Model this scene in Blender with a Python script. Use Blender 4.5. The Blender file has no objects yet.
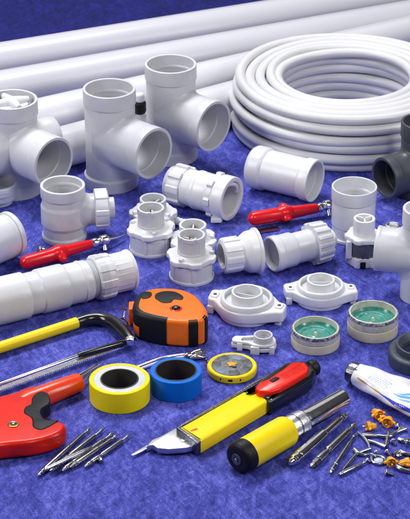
import bpy, bmesh, math, random
from mathutils import Vector, Matrix
random.seed(7)
S = 0.01                                   # script works in centimetres, scene is in metres
PI = math.pi
sc = bpy.context.scene
# ------------------------------------------------------------------ camera
PITCH = math.radians(27.8); F = 2000.0; H = 95.4
cam_d = bpy.data.cameras.new('camera'); cam = bpy.data.objects.new('camera', cam_d)
sc.collection.objects.link(cam); sc.camera = cam
cam.location = (0, 0, H*S); cam.rotation_euler = (PI/2-PITCH, 0, 0)
cam_d.sensor_fit = 'HORIZONTAL'; cam_d.sensor_width = 36; cam_d.lens = 36*F/410
cam_d.clip_start = 0.05; cam_d.clip_end = 60
cam_d.dof.use_dof = True; cam_d.dof.focus_distance = 1.88; cam_d.dof.aperture_fstop = 45
# ------------------------------------------------------------------ light
w = bpy.data.worlds.new('World'); sc.world = w; w.use_nodes = True
bg = w.node_tree.nodes['Background']; bg.inputs[1].default_value = 0.10
_n = w.node_tree.nodes; _l = w.node_tree.links.new
_tc = _n.new('ShaderNodeTexCoord'); _sx = _n.new('ShaderNodeSeparateXYZ'); _rp = _n.new('ShaderNodeValToRGB')
_l(_tc.outputs['Generated'], _sx.inputs[0]); _l(_sx.outputs[2], _rp.inputs[0]); _l(_rp.outputs[0], bg.inputs[0])
_rp.color_ramp.elements[0].position = .12; _rp.color_ramp.elements[0].color = (.10, .10, .11, 1)
_rp.color_ramp.elements[1].position = .85; _rp.color_ramp.elements[1].color = (.9, .9, .92, 1)
_e = _rp.color_ramp.elements.new(.45); _e.color = (.42, .42, .44, 1)
def area(name, loc, tgt, sx, sy, power, col=(1, 1, 1), spread=180):
    d = bpy.data.lights.new(name, 'AREA'); d.shape = 'RECTANGLE'; d.size = sx; d.size_y = sy
    d.energy = power; d.color = col; d.spread = math.radians(spread)
    o = bpy.data.objects.new(name, d); sc.collection.objects.link(o)
    o.location = loc
    o.rotation_euler = (Vector(tgt)-Vector(loc)).to_track_quat('-Z', 'Y').to_euler()
    return o
area('softbox_overhead', (-.25, 2.35, 1.35), (0, 1.9, 0), .9, .3, 15, (.965, .97, 1), 150)
area('softbox_left', (-1.15, 1.35, .85), (0, 1.85, 0), .35, .7, 6.5, (.965, .97, 1), 150)
area('softbox_right', (1.0, 1.25, .8), (0, 1.8, 0), .2, .7, 4.5, (1, 1, 1), 150)
area('added_rear_fill', (.2, 3.9, 1.7), (0, 1.9, 0), 2.2, 1.5, 6, (1, 1, 1), 180)  # added fill lamp to whiten chrome reflections, not a known source
area('added_front_fill', (.45, .55, 1.5), (0, 1.8, 0), .25, .5, 4.2, (.97, .98, 1), 150)  # added strip lamp for chrome highlights and to lift shaded fronts
sc.view_settings.view_transform = 'Standard'; sc.view_settings.look = 'None'
sc.view_settings.exposure = 0.0; sc.view_settings.gamma = 1
# ------------------------------------------------------------------ placing helpers (cm)
FW = Vector((0, math.cos(PITCH), -math.sin(PITCH))); UP = Vector((0, math.sin(PITCH), math.cos(PITCH)))
def P(px, py, z=0.0):
    """point at height z (cm) above the cloth seen at this place of the photograph"""
    d = FW + Vector((1, 0, 0))*((px-205)/F) - UP*((py-259.5)/F)
    t = (H-z)/(-d.z)
    return Vector((0, 0, H)) + d*t
def scl(p):                                  # px per cm at a point
    return F/((p-Vector((0, 0, H))).dot(FW))
def height_at(p, py):                        # height above ground point p that shows at row py
    d = FW - UP*((py-259.5)/F)
    return H + d.z*(p.y/d.y)
# ------------------------------------------------------------------ materials
M = {}
def mat(name, col, rough=.35, metal=0, spec=.5, noise=0, nscale=60, bump=0, bscale=200, coat=0, trans=0, ior=1.45, emis=None, col2=None, sss=0):
    m = bpy.data.materials.new(name); m.use_nodes = True; nt = m.node_tree
    b = nt.nodes['Principled BSDF']
    b.inputs['Base Color'].default_value = (*col, 1); b.inputs['Roughness'].default_value = rough
    b.inputs['Metallic'].default_value = metal; b.inputs['Specular IOR Level'].default_value = spec
    b.inputs['Coat Weight'].default_value = coat; b.inputs['Transmission Weight'].default_value = trans
    b.inputs['Coat Roughness'].default_value = .15
    b.inputs['IOR'].default_value = ior
    tc = nt.nodes.new('ShaderNodeTexCoord')
    if noise or col2:
        n = nt.nodes.new('ShaderNodeTexNoise'); n.inputs['Scale'].default_value = nscale; n.inputs['Detail'].default_value = 6
        n.inputs['Roughness'].default_value = .65
        nt.links.new(tc.outputs['Object'], n.inputs['Vector'])
        mx = nt.nodes.new('ShaderNodeMix'); mx.data_type = 'RGBA'
        mx.inputs[6].default_value = (*col, 1)
        c2 = col2 if col2 else tuple(c*(1-noise) for c in col)
        mx.inputs[7].default_value = (*c2, 1)
        rp = nt.nodes.new('ShaderNodeValToRGB'); rp.color_ramp.elements[0].position = .42; rp.color_ramp.elements[1].position = .68
        nt.links.new(n.outputs['Fac'], rp.inputs[0]); nt.links.new(rp.outputs[0], mx.inputs[0]); nt.links.new(mx.outputs[2], b.inputs['Base Color'])
        mr = nt.nodes.new('ShaderNodeMapRange'); mr.inputs[3].default_value = max(0, rough-.07); mr.inputs[4].default_value = min(1, rough+.13)
        nt.links.new(n.outputs['Fac'], mr.inputs[0]); nt.links.new(mr.outputs[0], b.inputs['Roughness'])
    if name.startswith(('pvc', 'hose')):
        oi = nt.nodes.new('ShaderNodeObjectInfo'); rr = nt.nodes.new('ShaderNodeValToRGB')
        rr.color_ramp.elements[0].color = (.86, .86, .88, 1); rr.color_ramp.elements[1].color = (1, .995, .98, 1)
        nt.links.new(oi.outputs['Random'], rr.inputs[0])
        m2 = nt.nodes.new('ShaderNodeMix'); m2.data_type = 'RGBA'; m2.blend_type = 'MULTIPLY'; m2.inputs[0].default_value = 1
        nt.links.new(mx.outputs[2], m2.inputs[6]); nt.links.new(rr.outputs[0], m2.inputs[7]); nt.links.new(m2.outputs[2], b.inputs['Base Color'])
    if bump:
        n2 = nt.nodes.new('ShaderNodeTexNoise'); n2.inputs['Scale'].default_value = bscale; n2.inputs['Detail'].default_value = 5
        nt.links.new(tc.outputs['Object'], n2.inputs['Vector'])
        bp = nt.nodes.new('ShaderNodeBump'); bp.inputs['Strength'].default_value = bump; bp.inputs['Distance'].default_value = .0006
        nt.links.new(n2.outputs['Fac'], bp.inputs['Height']); nt.links.new(bp.outputs[0], b.inputs['Normal'])
    M[name] = m; return m
mat('pvc', (.76, .765, .79), .27, noise=.07, nscale=45, bump=.25, bscale=90)
mat('pvc_tee', (.655, .66, .69), .30, noise=.07, nscale=45, bump=.25, bscale=90)
mat('pvc_grey', (.64, .645, .67), .32, noise=.08, nscale=50, bump=.25, bscale=90)
mat('pvc_pipe', (.68, .68, .72), .27, noise=.03, nscale=6, bump=.05, bscale=25)
mat('hose', (.70, .70, .73), .30, noise=.05, nscale=30, bump=.15, bscale=60)
mat('grey_pvc', (.070, .076, .09), .33, noise=.2, nscale=50, bump=.25, bscale=90)
mat('grey_rubber', (.055, .068, .095), .42, noise=.3, nscale=90, bump=.3)
mat('red_plastic', (.70, .005, .012), .24, spec=.35, noise=.15, nscale=60, bump=.15, bscale=70, coat=.2)
mat('cutter_red', (.84, .014, .003), .26, spec=.3, noise=.3, nscale=35, bump=.3, bscale=60, coat=.15)
mat('cutter_orange', (.86, .05, .003), .28, noise=.15, nscale=35, bump=.2, bscale=60, coat=.3)
mat('orange', (.95, .17, .0), .32, noise=.15, nscale=60, bump=.25, bscale=90)
mat('nut_orange', (1.0, .46, .0), .38, col2=(1.0, .24, .0), nscale=120, bump=.3, coat=.5)
mat('black_rubber', (.008, .008, .011), .45, spec=.3, noise=.3, nscale=120, bump=.35, bscale=300)
mat('black_gloss', (.01, .01, .014), .18, noise=.2, nscale=80, bump=.1, coat=.4)
mat('yellow', (1.0, .74, .0), .34, spec=.3, noise=.06, nscale=60, bump=.2, bscale=90, coat=.2)
mat('tape_yellow', (1.0, .80, .0), .38, spec=.25, noise=.05, nscale=60, bump=.3, bscale=150)
mat('tape_blue', (.0, .15, .66), .38, spec=.25, noise=.12, nscale=60, bump=.3, bscale=150)
mat('tape_core', (.62, .63, .68), .5, noise=.12, nscale=90, bump=.3)
mat('brown_core', (.04, .028, .022), .5, noise=.3, nscale=90, bump=.3)
mat('dark_core', (.05, .045, .03), .5, noise=.3, nscale=90, bump=.3)
mat('chrome', (.80, .80, .83), .12, metal=1, noise=.15, nscale=150, bump=.05, bscale=150)
mat('steel', (.48, .48, .50), .2, metal=1, noise=.35, nscale=150, bump=.08, bscale=300)
mat('brushed', (.72, .73, .76), .34, metal=1, noise=.25, nscale=120, bump=.5, bscale=500)
mat('nose_metal', (.62, .62, .65), .34, metal=1, noise=.12, nscale=80, bump=.12, bscale=150)
mat('dark_steel', (.22, .22, .25), .3, metal=1, noise=.5, nscale=200, bump=.4, bscale=400)
mat('brass', (.45, .25, .08), .35, metal=1, noise=.4, nscale=200)
mat('cream', (.66, .60, .44), .35, noise=.12, nscale=70, bump=.25)
mat('cream_clear', (.60, .60, .52), .15, noise=.3, nscale=120, bump=.3)
mat('teal', (.01, .26, .20), .25, col2=(.16, .30, .26), nscale=150, bump=.4, coat=.5)
mat('lid_mark', (.05, .06, .18), .4, col2=(.62, .56, .45), nscale=320)
mat('tube_white', (.82, .81, .84), .3, noise=.1, nscale=60, bump=.7, bscale=60, coat=.3)
mat('print_blue', (.01, .04, .55), .4, noise=.2)
mat('print_pale', (.25, .38, .75), .45, noise=.2)
mat('print_cyan', (.12, .42, .85), .45, noise=.2)
mat('print_gold', (.50, .26, .05), .4, noise=.3)
mat('disc_grey', (.12, .125, .14), .35, col2=(.24, .25, .29), nscale=200, bump=.4)
mat('pad_dark', (.07, .075, .085), .35, col2=(.14, .14, .15), nscale=200, bump=.3)
mat('pad_blue', (.20, .25, .36), .3, noise=.3, nscale=200, bump=.3)
mat('glass_blue', (.55, .65, .85), .08, noise=.2, nscale=300, coat=.6)
mat('dark_window', (.07, .075, .09), .25, col2=(.10, .10, .12), nscale=160, bump=.3)
def cloth_mat(name, cols):
    m = bpy.data.materials.new(name); m.use_nodes = True; nt = m.node_tree; b = nt.nodes['Principled BSDF']
    L = nt.links.new; N = nt.nodes.new
    tc = N('ShaderNodeTexCoord')
    def noise(scale, sx, sy, rot, det=6, ro=.6, dist=0):
        mp = N('ShaderNodeMapping'); mp.inputs['Scale'].default_value = (sx, sy, 1); mp.inputs['Rotation'].default_value = (0, 0, math.radians(rot))
        mr = N('ShaderNodeMapping'); mr.inputs['Rotation'].default_value = (0, 0, math.radians(rot)); mp.inputs['Rotation'].default_value = (0, 0, 0)
        L(tc.outputs['Object'], mr.inputs[0]); L(mr.outputs[0], mp.inputs[0]); n = N('ShaderNodeTexNoise'); n.inputs['Scale'].default_value = scale
        n.inputs['Detail'].default_value = det; n.inputs['Roughness'].default_value = ro; n.inputs['Distortion'].default_value = dist
        L(mp.outputs[0], n.inputs[0]); return n.outputs['Fac']
    big = noise(24, 1, .5, 0, 6, .65, .8); mid = noise(130, 1, .5, 0, 8, .75, .8)
    st1 = noise(230, .10, 1, 60, 5, .7, 1.2); st2 = noise(260, .10, 1, -38, 5, .7, 1.5); st3 = noise(220, 1, .10, 12, 5, .7, 1.5); fine = noise(850, 1, .55, 0, 4, .7)
    def mth(op, a, c):
        n = N('ShaderNodeMath'); n.operation = op
        for i, v in enumerate((a, c)):
            if isinstance(v, (int, float)): n.inputs[i].default_value = v
            else: L(v, n.inputs[i])
        return n.outputs[0]
    s = mth('ADD', mth('MULTIPLY', big, .13), mth('MULTIPLY', mid, .34))
    s = mth('ADD', s, mth('MULTIPLY', st1, .15)); s = mth('ADD', s, mth('MULTIPLY', st2, .12)); s = mth('ADD', s, mth('MULTIPLY', st3, .09)); s = mth('ADD', s, mth('MULTIPLY', fine, .17))
    rp = N('ShaderNodeValToRGB'); e = rp.color_ramp.elements
    e[0].position = .43; e[0].color = (*cols[0], 1); e[1].position = .585; e[1].color = (*cols[2], 1)
    k = e.new(.5); k.color = (*cols[1], 1)
    L(s, rp.inputs[0]); L(rp.outputs[0], b.inputs['Base Color'])
    b.inputs['Roughness'].default_value = .75; b.inputs['Sheen Weight'].default_value = .05; b.inputs['Specular IOR Level'].default_value = .25
    bp = N('ShaderNodeBump'); bp.inputs['Strength'].default_value = .55; bp.inputs['Distance'].default_value = .0012
    h = mth('ADD', mth('MULTIPLY', st1, .5), mth('MULTIPLY', st2, .4)); h = mth('ADD', h, mth('MULTIPLY', mid, .6)); h = mth('ADD', h, mth('MULTIPLY', fine, .3)); h = mth('ADD', h, mth('MULTIPLY', st3, .3))
    L(h, bp.inputs['Height']); L(bp.outputs[0], b.inputs['Normal'])
    M[name] = m
cloth_mat('cloth', [(.011, .014, .165), (.050, .058, .385), (.155, .175, .64)])
cloth_mat('darkened_cloth', [(.0025, .003, .06), (.006, .008, .13), (.015, .02, .24)])  # same cloth with the far darkening put into its colours
# ------------------------------------------------------------------ mesh helpers
class MB:
    def __init__(s): s.v = []; s.f = []
    def add(s, vs, fs):
        o = len(s.v); s.v += [Vector(v) for v in vs]; s.f += [tuple(i+o for i in f) for f in fs]; return s
    def rings(s, rings, closed=True, loop=False, cap0=False, cap1=False):
        n = len(rings[0]); o = len(s.v)
        for r in rings: s.v += [Vector(p) for p in r]
        m = len(rings)
        for i in range(m if loop else m-1):
            a = o+i*n; b = o+((i+1) % m)*n
            for j in range(n if closed else n-1):
                k = (j+1) % n
                s.f.append((a+j, a+k, b+k, b+j))
        if cap0: s.f.append(tuple(o+j for j in range(n))[::-1])
        if cap1: s.f.append(tuple(o+(m-1)*n+j for j in range(n)))
        return s
def fillet(prof, b, closed=False, seg=3):
    out = []; n = len(prof)
    for i, p in enumerate(prof):
        p = Vector(p[:2])
        if not closed and (i == 0 or i == n-1): out.append(p); continue
        a = Vector(prof[(i-1) % n][:2]); c = Vector(prof[(i+1) % n][:2])
        da = a-p; dc = c-p
        if da.length < 1e-6 or dc.length < 1e-6: continue
        ang = da.angle(dc)
        if ang > math.radians(165): out.append(p); continue
        k = min(b, .45*da.length, .45*dc.length)
        q0 = p+da.normalized()*k; q1 = p+dc.normalized()*k
        for t in range(seg+1):
            t /= seg; out.append(q0*(1-t)**2 + p*2*t*(1-t) + q1*t*t)
    return out
def frame(A, B):
    """matrix: z axis from A to B, origin A, x axis level"""
    z = (B-A).normalized(); x = Vector((0, 0, 1)).cross(z)
    x = Vector((1, 0, 0)) if x.length < 1e-4 else x.normalized()
    y = z.cross(x); m = Matrix((x, y, z)).transposed().to_4x4(); m.translation = A; return m
def lathe(prof, m=None, seg=72, b=.05, closed=True, mod=None):
    """prof (r,z) in cm; closed profile -> solid ring; mod(th,r,z)->r"""
    pr = fillet(prof, b, closed) if b else [Vector(p[:2]) for p in prof]
    m = m or Matrix(); mb = MB(); rings = []
    for r, z in pr:
        ring = []
        for j in range(seg):
            th = 2*PI*j/seg; rr = max(r, 0.0005); 
            if mod: rr = mod(th, rr, z)
            ring.append(m @ Vector((rr*math.cos(th), rr*math.sin(th), z)))
        rings.append(ring)
    return mb.rings(rings, True, closed)
def prism(outline, z0, z1, b=.1, m=None, hole=None, seg=3):
    m = m or Matrix(); n = len(outline)
    pts = [Vector(p[:2]) for p in outline]
    ar = sum(pts[i].x*pts[(i+1) % n].y-pts[(i+1) % n].x*pts[i].y for i in range(n))
    if ar < 0: pts.reverse()
    nr = []
    for i in range(n):
        a = (pts[i]-pts[i-1]); c = (pts[(i+1) % n]-pts[i])
        na = Vector((a.y, -a.x)).normalized(); nc = Vector((c.y, -c.x)).normalized()
        v = (na+nc); v = v.normalized() if v.length > 1e-6 else na
        nr.append(v/max(.5, v.dot(na)))
    lev = [(z0+b*(1-math.cos(t)), -b*(1-math.sin(t))) for t in [PI/2*k/seg for k in range(seg+1)]] if b else [(z0, 0)]
    lev = [(z0+b*(1-math.sin(PI/2*k/seg)), -b*(1-math.cos(PI/2*k/seg))) for k in range(seg, -1, -1)] if b else [(z0, 0)]
    lev += [(z1-b*(1-math.sin(PI/2*k/seg)), -b*(1-math.cos(PI/2*k/seg))) for k in range(0, seg+1)] if b else [(z1, 0)]
    rings = [[m @ Vector((p.x+q.x*o, p.y+q.y*o, z)) for p, q in zip(pts, nr)] for z, o in lev]
    mb = MB()
    if hole:                                     # hole: outline with the same number of points
        hp = [Vector(p[:2]) for p in hole]
        ah = sum(hp[i].x*hp[(i+1) % n].y-hp[(i+1) % n].x*hp[i].y for i in range(n))
        if ah < 0: hp.reverse()
        rings += [[m @ Vector((p.x, p.y, z1)) for p in hp], [m @ Vector((p.x, p.y, z0)) for p in hp]]
        return mb.rings(rings, True, True)
    return mb.rings(rings, True, False, True, True)
def cr(pts, sub=8, closed=False):
    """Catmull-Rom through the points (any dimension tuple)"""
    n = len(pts); out = []
    P_ = [list(p) for p in pts]; D = len(P_[0])
    for i in range(n if closed else n-1):
        if closed: a, b, c, d = P_[(i-1) % n], P_[i], P_[(i+1) % n], P_[(i+2) % n]
        else: a, b, c, d = P_[max(i-1, 0)], P_[i], P_[i+1], P_[min(i+2, n-1)]
        for k in range(sub):
            t = k/sub
            out.append([.5*((2*b[j])+(-a[j]+c[j])*t+(2*a[j]-5*b[j]+4*c[j]-d[j])*t*t+(-a[j]+3*b[j]-3*c[j]+d[j])*t**3) for j in range(D)])
    if not closed: out.append(P_[-1])
    return out
def sweep(pts, r, seg=16, sub=6, closed=False, flat=1.0, smooth=True):
    """tube through 3-D points; r number or list per point"""
    if not isinstance(r, (list, tuple)): r = [r]*len(pts)
    q = [(p[0], p[1], p[2], rr) for p, rr in zip(pts, r)]
    q = cr(q, sub, closed) if smooth else [list(x) for x in q]
    c = [Vector(x[:3]) for x in q]; n = len(c); rings = []; prev = None
    for i in range(n):
        t = (c[(i+1) % n]-c[i-1]) if closed else (c[min(i+1, n-1)]-c[max(i-1, 0)])
        t.normalize()
        if prev is None:
            x = t.cross(Vector((0, 0, 1))); x = x.normalized() if x.length > 1e-3 else Vector((1, 0, 0))
        else:
            x = prev - t*prev.dot(t); x.normalize()
        prev = x; y = t.cross(x); rr = max(q[i][3], .002)
        rings.append([c[i]+x*(rr*math.cos(2*PI*j/seg))+y*(rr*flat*math.sin(2*PI*j/seg)) for j in range(seg)])
    return MB().rings(rings, True, closed, not closed, not closed)
def rod(A, B, prof, seg=24, b=.03):
    """solid turned along A->B; prof (fraction, r)"""
    L = (B-A).length; pr = [(0, prof[0][0]*L)]+[(r, t*L) for t, r in prof]+[(0, prof[-1][0]*L)]
    return lathe(pr, frame(A, B), seg, b, False)
def join(*mbs):
    o = MB()
    for m in mbs: o.add(m.v, m.f)
    return o
def mesh_of(mb, name, loc, ang=38):
    me = bpy.data.meshes.new(name)
    me.from_pydata([((v-loc)*S)[:] for v in mb.v], [], mb.f)
    bm = bmesh.new(); bm.from_mesh(me); bmesh.ops.recalc_face_normals(bm, faces=bm.faces); bm.to_mesh(me); bm.free()
    me.polygons.foreach_set('use_smooth', [True]*len(me.polygons))
    me.set_sharp_from_angle(angle=math.radians(ang)); me.update()
    return me
def thing(name, label, cat, loc, group=None):
    o = bpy.data.objects.new(name, None); sc.collection.objects.link(o); o.empty_display_size = .01
    o.location = (loc.x*S, loc.y*S, 0); o['label'] = label; o['category'] = cat; o['base'] = 0
    del o['base']
    if group: o['group'] = group
    o_loc[o.name] = Vector((loc.x, loc.y, 0))
    return o
o_loc = {}
def part(name, mb, m, parent, label=None, ang=38):
    top = parent
    while top.parent: top = top.parent
    me = mesh_of(mb, name, o_loc[top.name], ang) if isinstance(mb, MB) else mb
    me.materials.clear(); me.materials.append(M[m])
    o = bpy.data.objects.new(name, me); sc.collection.objects.link(o); o.parent = parent
    if label: o['label'] = label
    return o
def single(name, mb, m, label, cat, loc, group=None):
    loc = Vector((loc.x, loc.y, 0))
    me = mesh_of(mb, name, loc); me.materials.append(M[m])
    o = bpy.data.objects.new(name, me); sc.collection.objects.link(o); o.location = loc*S
    o['label'] = label; o['category'] = cat
    if group: o['group'] = group
    return o
def dup(root, loc, rz, label, group=None):
    r = root.copy(); sc.collection.objects.link(r); r.location = (loc.x*S, loc.y*S, 0); r.rotation_euler = (0, 0, rz)
    r['label'] = label
    if group: r['group'] = group
    for ch in list(root.children):
        c = ch.copy(); sc.collection.objects.link(c); c.parent = r
        for g in list(ch.children):
            d = g.copy(); sc.collection.objects.link(d); d.parent = c
    return r
def to_obj(mb, name='tmp'):
    me = bpy.data.meshes.new(name); me.from_pydata([(v*S)[:] for v in mb.v], [], mb.f)
    bm = bmesh.new(); bm.from_mesh(me); bmesh.ops.recalc_face_normals(bm, faces=bm.faces); bm.to_mesh(me); bm.free()
    o = bpy.data.objects.new(name, me); sc.collection.objects.link(o); return o
def cut(mb, cutters):
    """boolean difference -> MB"""
    a = to_obj(mb); cs = [to_obj(c) for c in cutters]
    for c in cs:
        md = a.modifiers.new('b', 'BOOLEAN'); md.operation = 'DIFFERENCE'; md.object = c; md.solver = 'EXACT'
    bpy.context.view_layer.update()
    ev = a.evaluated_get(bpy.context.evaluated_depsgraph_get()); me = bpy.data.meshes.new_from_object(ev)
    out = MB().add([Vector(v.co)/S for v in me.vertices], [tuple(p.vertices) for p in me.polygons])
    for o in [a]+cs: bpy.data.objects.remove(o)
    return out
def circ(cx, cy, r, n=64, a0=0): return [(cx+r*math.cos(a0+2*PI*i/n), cy+r*math.sin(a0+2*PI*i/n)) for i in range(n)]
def T(p, z=0, rz=0): return Matrix.Translation(Vector((p.x, p.y, z))) @ Matrix.Rotation(rz, 4, 'Z')
# ------------------------------------------------------------------ setting
def cloth():
    mb = MB(); nx, ny = 150, 150; x0, x1, y0, y1 = -110, 110, 90, 330
    def z(x, y):
        if -24 < x < 24 and 150 < y < 262: return 0.0
        d = max(-24-x, x-24, 150-y, y-262, 0); return min(1, d/25)*-.0
    rings = [[Vector((x0+(x1-x0)*i/nx, y0+(y1-y0)*j/ny, z(x0+(x1-x0)*i/nx, y0+(y1-y0)*j/ny))) for i in range(nx+1)] for j in range(ny+1)]
    mb.rings(rings, False)
    mb.add([(-1500, -900, -.4), (1500, -900, -.4), (1500, 2500, -.4), (-1500, 2500, -.4)], [(0, 1, 2, 3)])
    me = mesh_of(mb, 'cloth_surface', Vector((0, 0, 0))); me.materials.append(M['cloth'])
    o = bpy.data.objects.new('table_surface', me); sc.collection.objects.link(o); o['kind'] = 'structure'
cloth()
def far_darkening():  # added sheet; its colour stands in for the darkening beyond the pipes
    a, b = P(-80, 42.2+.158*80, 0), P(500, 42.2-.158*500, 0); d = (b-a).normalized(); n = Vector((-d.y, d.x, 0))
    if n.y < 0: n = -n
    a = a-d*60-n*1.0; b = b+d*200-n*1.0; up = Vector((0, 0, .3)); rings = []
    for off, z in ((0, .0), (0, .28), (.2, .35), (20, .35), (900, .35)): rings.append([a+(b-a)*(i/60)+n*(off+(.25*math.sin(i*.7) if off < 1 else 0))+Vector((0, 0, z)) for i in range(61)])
    me = mesh_of(MB().rings(rings, False), 'far_darkening', Vector((0, 0, 0))); me.materials.append(M['darkened_cloth'])
    o = bpy.data.objects.new('darkening_sheet', me); sc.collection.objects.link(o); o['kind'] = 'structure'
far_darkening()
# ------------------------------------------------------------------ long pipes at the back
def long_pipe(y0, slope, label, r=2.03, x0=-70, x1=500):
    pts = []
    for x in (x0, x1):
        yt = y0+slope*x; p = P(x, yt, r)
        for _ in range(4): p = P(x, yt + r*scl(p)*math.sqrt(1+slope*slope), r)
        pts.append(p)
    A, B = pts; A.z = B.z = r; L = (B-A).length
    return single('plastic_pipe', lathe([(r, 0), (r, L), (r-.22, L), (r-.22, 0)], frame(A, B), 72, .05), 'pvc_pipe', label, 'pipe', A, 'long white pipes laid side by side at the back')
long_pipe(42.2, -.158, 'long smooth white pipe farthest back, bordered by the bare darkened blue cloth', 2.35)
long_pipe(70.3, -.172, 'long white pipe second from the back, between the farthest pipe and the third one', 2.4)
long_pipe(106.5, -.222, 'long white pipe third from the back, running down behind the coil and the tees', 2.4)
long_pipe(142.5, -.268, 'long white pipe directly behind the large tees, ending at the hose coil', 2.3, -70, 239)
# ------------------------------------------------------------------ hose coil
def coil():
    f = P(353, 176, 0); R1 = 13.5; c = Vector((f.x, f.y+R1, 0)); a = .585; rings = []
    mb = MB(); rnd = random.Random(3)
    lay = [(5, .3), (5, .0), (5, .12), (5, .02), (5, .15), (5, .5)]
    z = a
    for li, (n, off) in enumerate(lay):
        for k in range(n):
            rr = R1-a-(k+off)*a*1.95; 
            ph = rnd.uniform(0, 6.28); ph2 = rnd.uniform(0, 6.28); dx, dy = rnd.uniform(-.16, .16), rnd.uniform(-.16, .16)
            zt = z + rnd.uniform(-.04, .04) + (.12 if 0 < k < n-1 and li == 5 else 0)
            N = 140; pts = []
            for i in range(N):
                th = 2*PI*i/N
                q = rr+.10*math.sin(2*th+ph)+.06*math.sin(3*th+ph2)
                pts.append((c.x+dx+q*math.cos(th), c.y+dy+q*math.sin(th), max(a, zt+.10*math.sin(th+ph)+.05*math.sin(3*th+ph2))))
            s = sweep(pts, a, 14, 1, True); mb.add(s.v, s.f)
        z += a*1.92
    single('hose_coil', mb, 'hose', 'big coil of white plastic hose wound in many turns', 'hose', c)
coil()
# ------------------------------------------------------------------ tees
def branch_mb(c, z, az, R, rb, L, wall=.28, k=.55, collar=1.5, ce=.14, seg=72, tilt=0):
    d = Vector((math.cos(az), math.sin(az), 0)); l = Vector((-d.y, d.x, 0)); up = Vector((0, 0, 1))
    def pt(rho, th, t): return Vector((c.x, c.y, z)) + l*(rho*math.sin(th)) + up*(rho*math.cos(th)) + d*t
    def surf(RR, u): return math.sqrt(max(RR*RR-u*u, 0))
    prof = []
    for i in range(7):
        e = k*(1-i/6); prof.append(('s', rb+e, k-math.sqrt(max(k*k-(k-e)**2, 0))-.03))
    end = [(rb, L-collar-.12), (rb+ce, L-collar), (rb+ce, L), (rb-wall, L), (rb-wall, L-1.6), (rb-wall-.1, L-1.7)] if collar else [(rb, L), (rb-wall, L)]
    end = [tuple(v) for v in fillet([(rb, L-collar-.5)]+end, .07)]
    for r, t in end: prof.append(('t', r, t))
    ri = end[-1][0]; prof.append(('i', ri, -.2))
    rings = []
    for kind, r, t in prof:
        ring = []
        for j in range(seg):
            th = 2*PI*j/seg; rr = r; u = r*math.sin(th)
            if kind == 's':
                lim = R+.0
                if abs(u) > lim: rr = lim/abs(math.sin(th))
                rr = max(rr, min(r, rb)); ring.append(pt(rr, th, surf(R, rr*math.sin(th))+t))
            elif kind == 't': ring.append(pt(r, th, t))
            else: ring.append(pt(r, th, max(surf(R, u)-.2, surf(R-.2, u))))
        rings.append(ring)
    return MB().rings(rings)
def tee(name, label, c, R, h, zb, branches, collar=(1.7, .12), base=(1.3, .24), mid=None, m='pvc_tee', wall=.28, cat='pipe fitting', group=None, top_extra=None):
    t = thing(name, label, cat, c, group)
    cl, ce = collar; bl, be = base; wi = R-wall
    prof = [(R+be, 0), (R+be, bl), (R, bl+.18)]
    if mid:
        for r, z in mid: prof.append((R+r, z))
    prof += [(R, h-cl+.3), (wi, h-cl+.3), (wi, 0)]
    body = lathe(prof, T(c), 96, .08)
    cs = []
    for b in branches:
        az, rb, L = b[:3]; d = Vector((math.cos(az), math.sin(az), 0)); A = Vector((c.x, c.y, zb))+d*.2
        cs.append(rod(A, A+d*(L+2), [(0, rb-wall-.05), (1, rb-wall-.05)], 60, 0))
    body = cut(body, cs)
    part('body', body, m, t, ang=42)
    part('socket_collar', lathe([(R+.0-.04, h-cl), (R+ce, h-cl+.0), (R+ce, h), (R-wall+.1, h), (R-wall+.1, h-cl+.5), (R-wall-.04, h-cl+.45), (R-wall-.04, h-cl+.1), (R-.1, h-cl+.1)], T(c), 96, .08), m, t)
    for b in branches:
        az, rb, L = b[:3]; kw = b[3] if len(b) > 3 else {}
        part('branch', branch_mb(c, zb, az, R, rb, L, wall, **kw), m, t)
    return t
def standing(cx, front_y, w, top_cy):
    """centre on ground, radius, height from its picture measures"""
    f = P(cx, front_y, 0); r = w/2/scl(f+Vector((0, 2, 2)))
    c = Vector((P(cx, front_y, 0).x, f.y+r, 0)); h = height_at(c, top_cy)
    x = (cx-205)/F*((Vector((0, c.y, h/2))-Vector((0, 0, H))).dot(FW)); c.x = x
    return c, r, h
D = math.radians
c, r, h = standing(110.3, 194, 50, 88); print('tee2', c, r, h)
tee('pipe_tee', 'large white tee standing in the middle of the three large tees', c, r, h, h*.50, [(D(-43), r+.06, r+3.9, dict(collar=1.2, ce=.06))], group='large white tees')
c3, r, h = standing(171, 166.5, 49, 63.5); print('tee3', c3, r, h)
tee('pipe_tee', 'large white tee standing nearest the hose coil', c3, r, h, h*.49, [(D(-41), r+.08, r+3.6, dict(collar=1.2, ce=.06))], group='large white tees')
c1, r, h = standing(13.5, 200.5, 49.5, 99); print('tee1', c1, r, h)
t = tee('pipe_cross', 'large white multi-branch fitting at the left edge with a lobed insert in its top', c1, r, h, h*.50, [(D(-44), r+.04, r+3.8, dict(collar=1.2, ce=.05)), (D(222), r-.05, r+3.0, dict(collar=1.2, ce=.05)), (D(35), r*.8, r+2.3, dict(collar=1.2, ce=.05))])
ins = prism([((.62*r+.14*math.cos(5*a))*math.cos(a), (.62*r+.14*math.cos(5*a))*math.sin(a)) for a in [2*PI*i/60 for i in range(60)]], h-1.3, h-.5, .12, T(c1), )
part('insert', ins, 'pvc', t)
bar = MB()
for a in (25, 120):
    v = Vector((math.cos(D(a)), math.sin(D(a)), 0)); o = Vector((c1.x, c1.y, h-.35)); q = sweep([o-v*r*.72, o, o+v*r*.72], [.34, .62, .34], 16, 6); bar.add(q.v, q.f)
part('insert_bar', bar, 'pvc', t)
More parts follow.
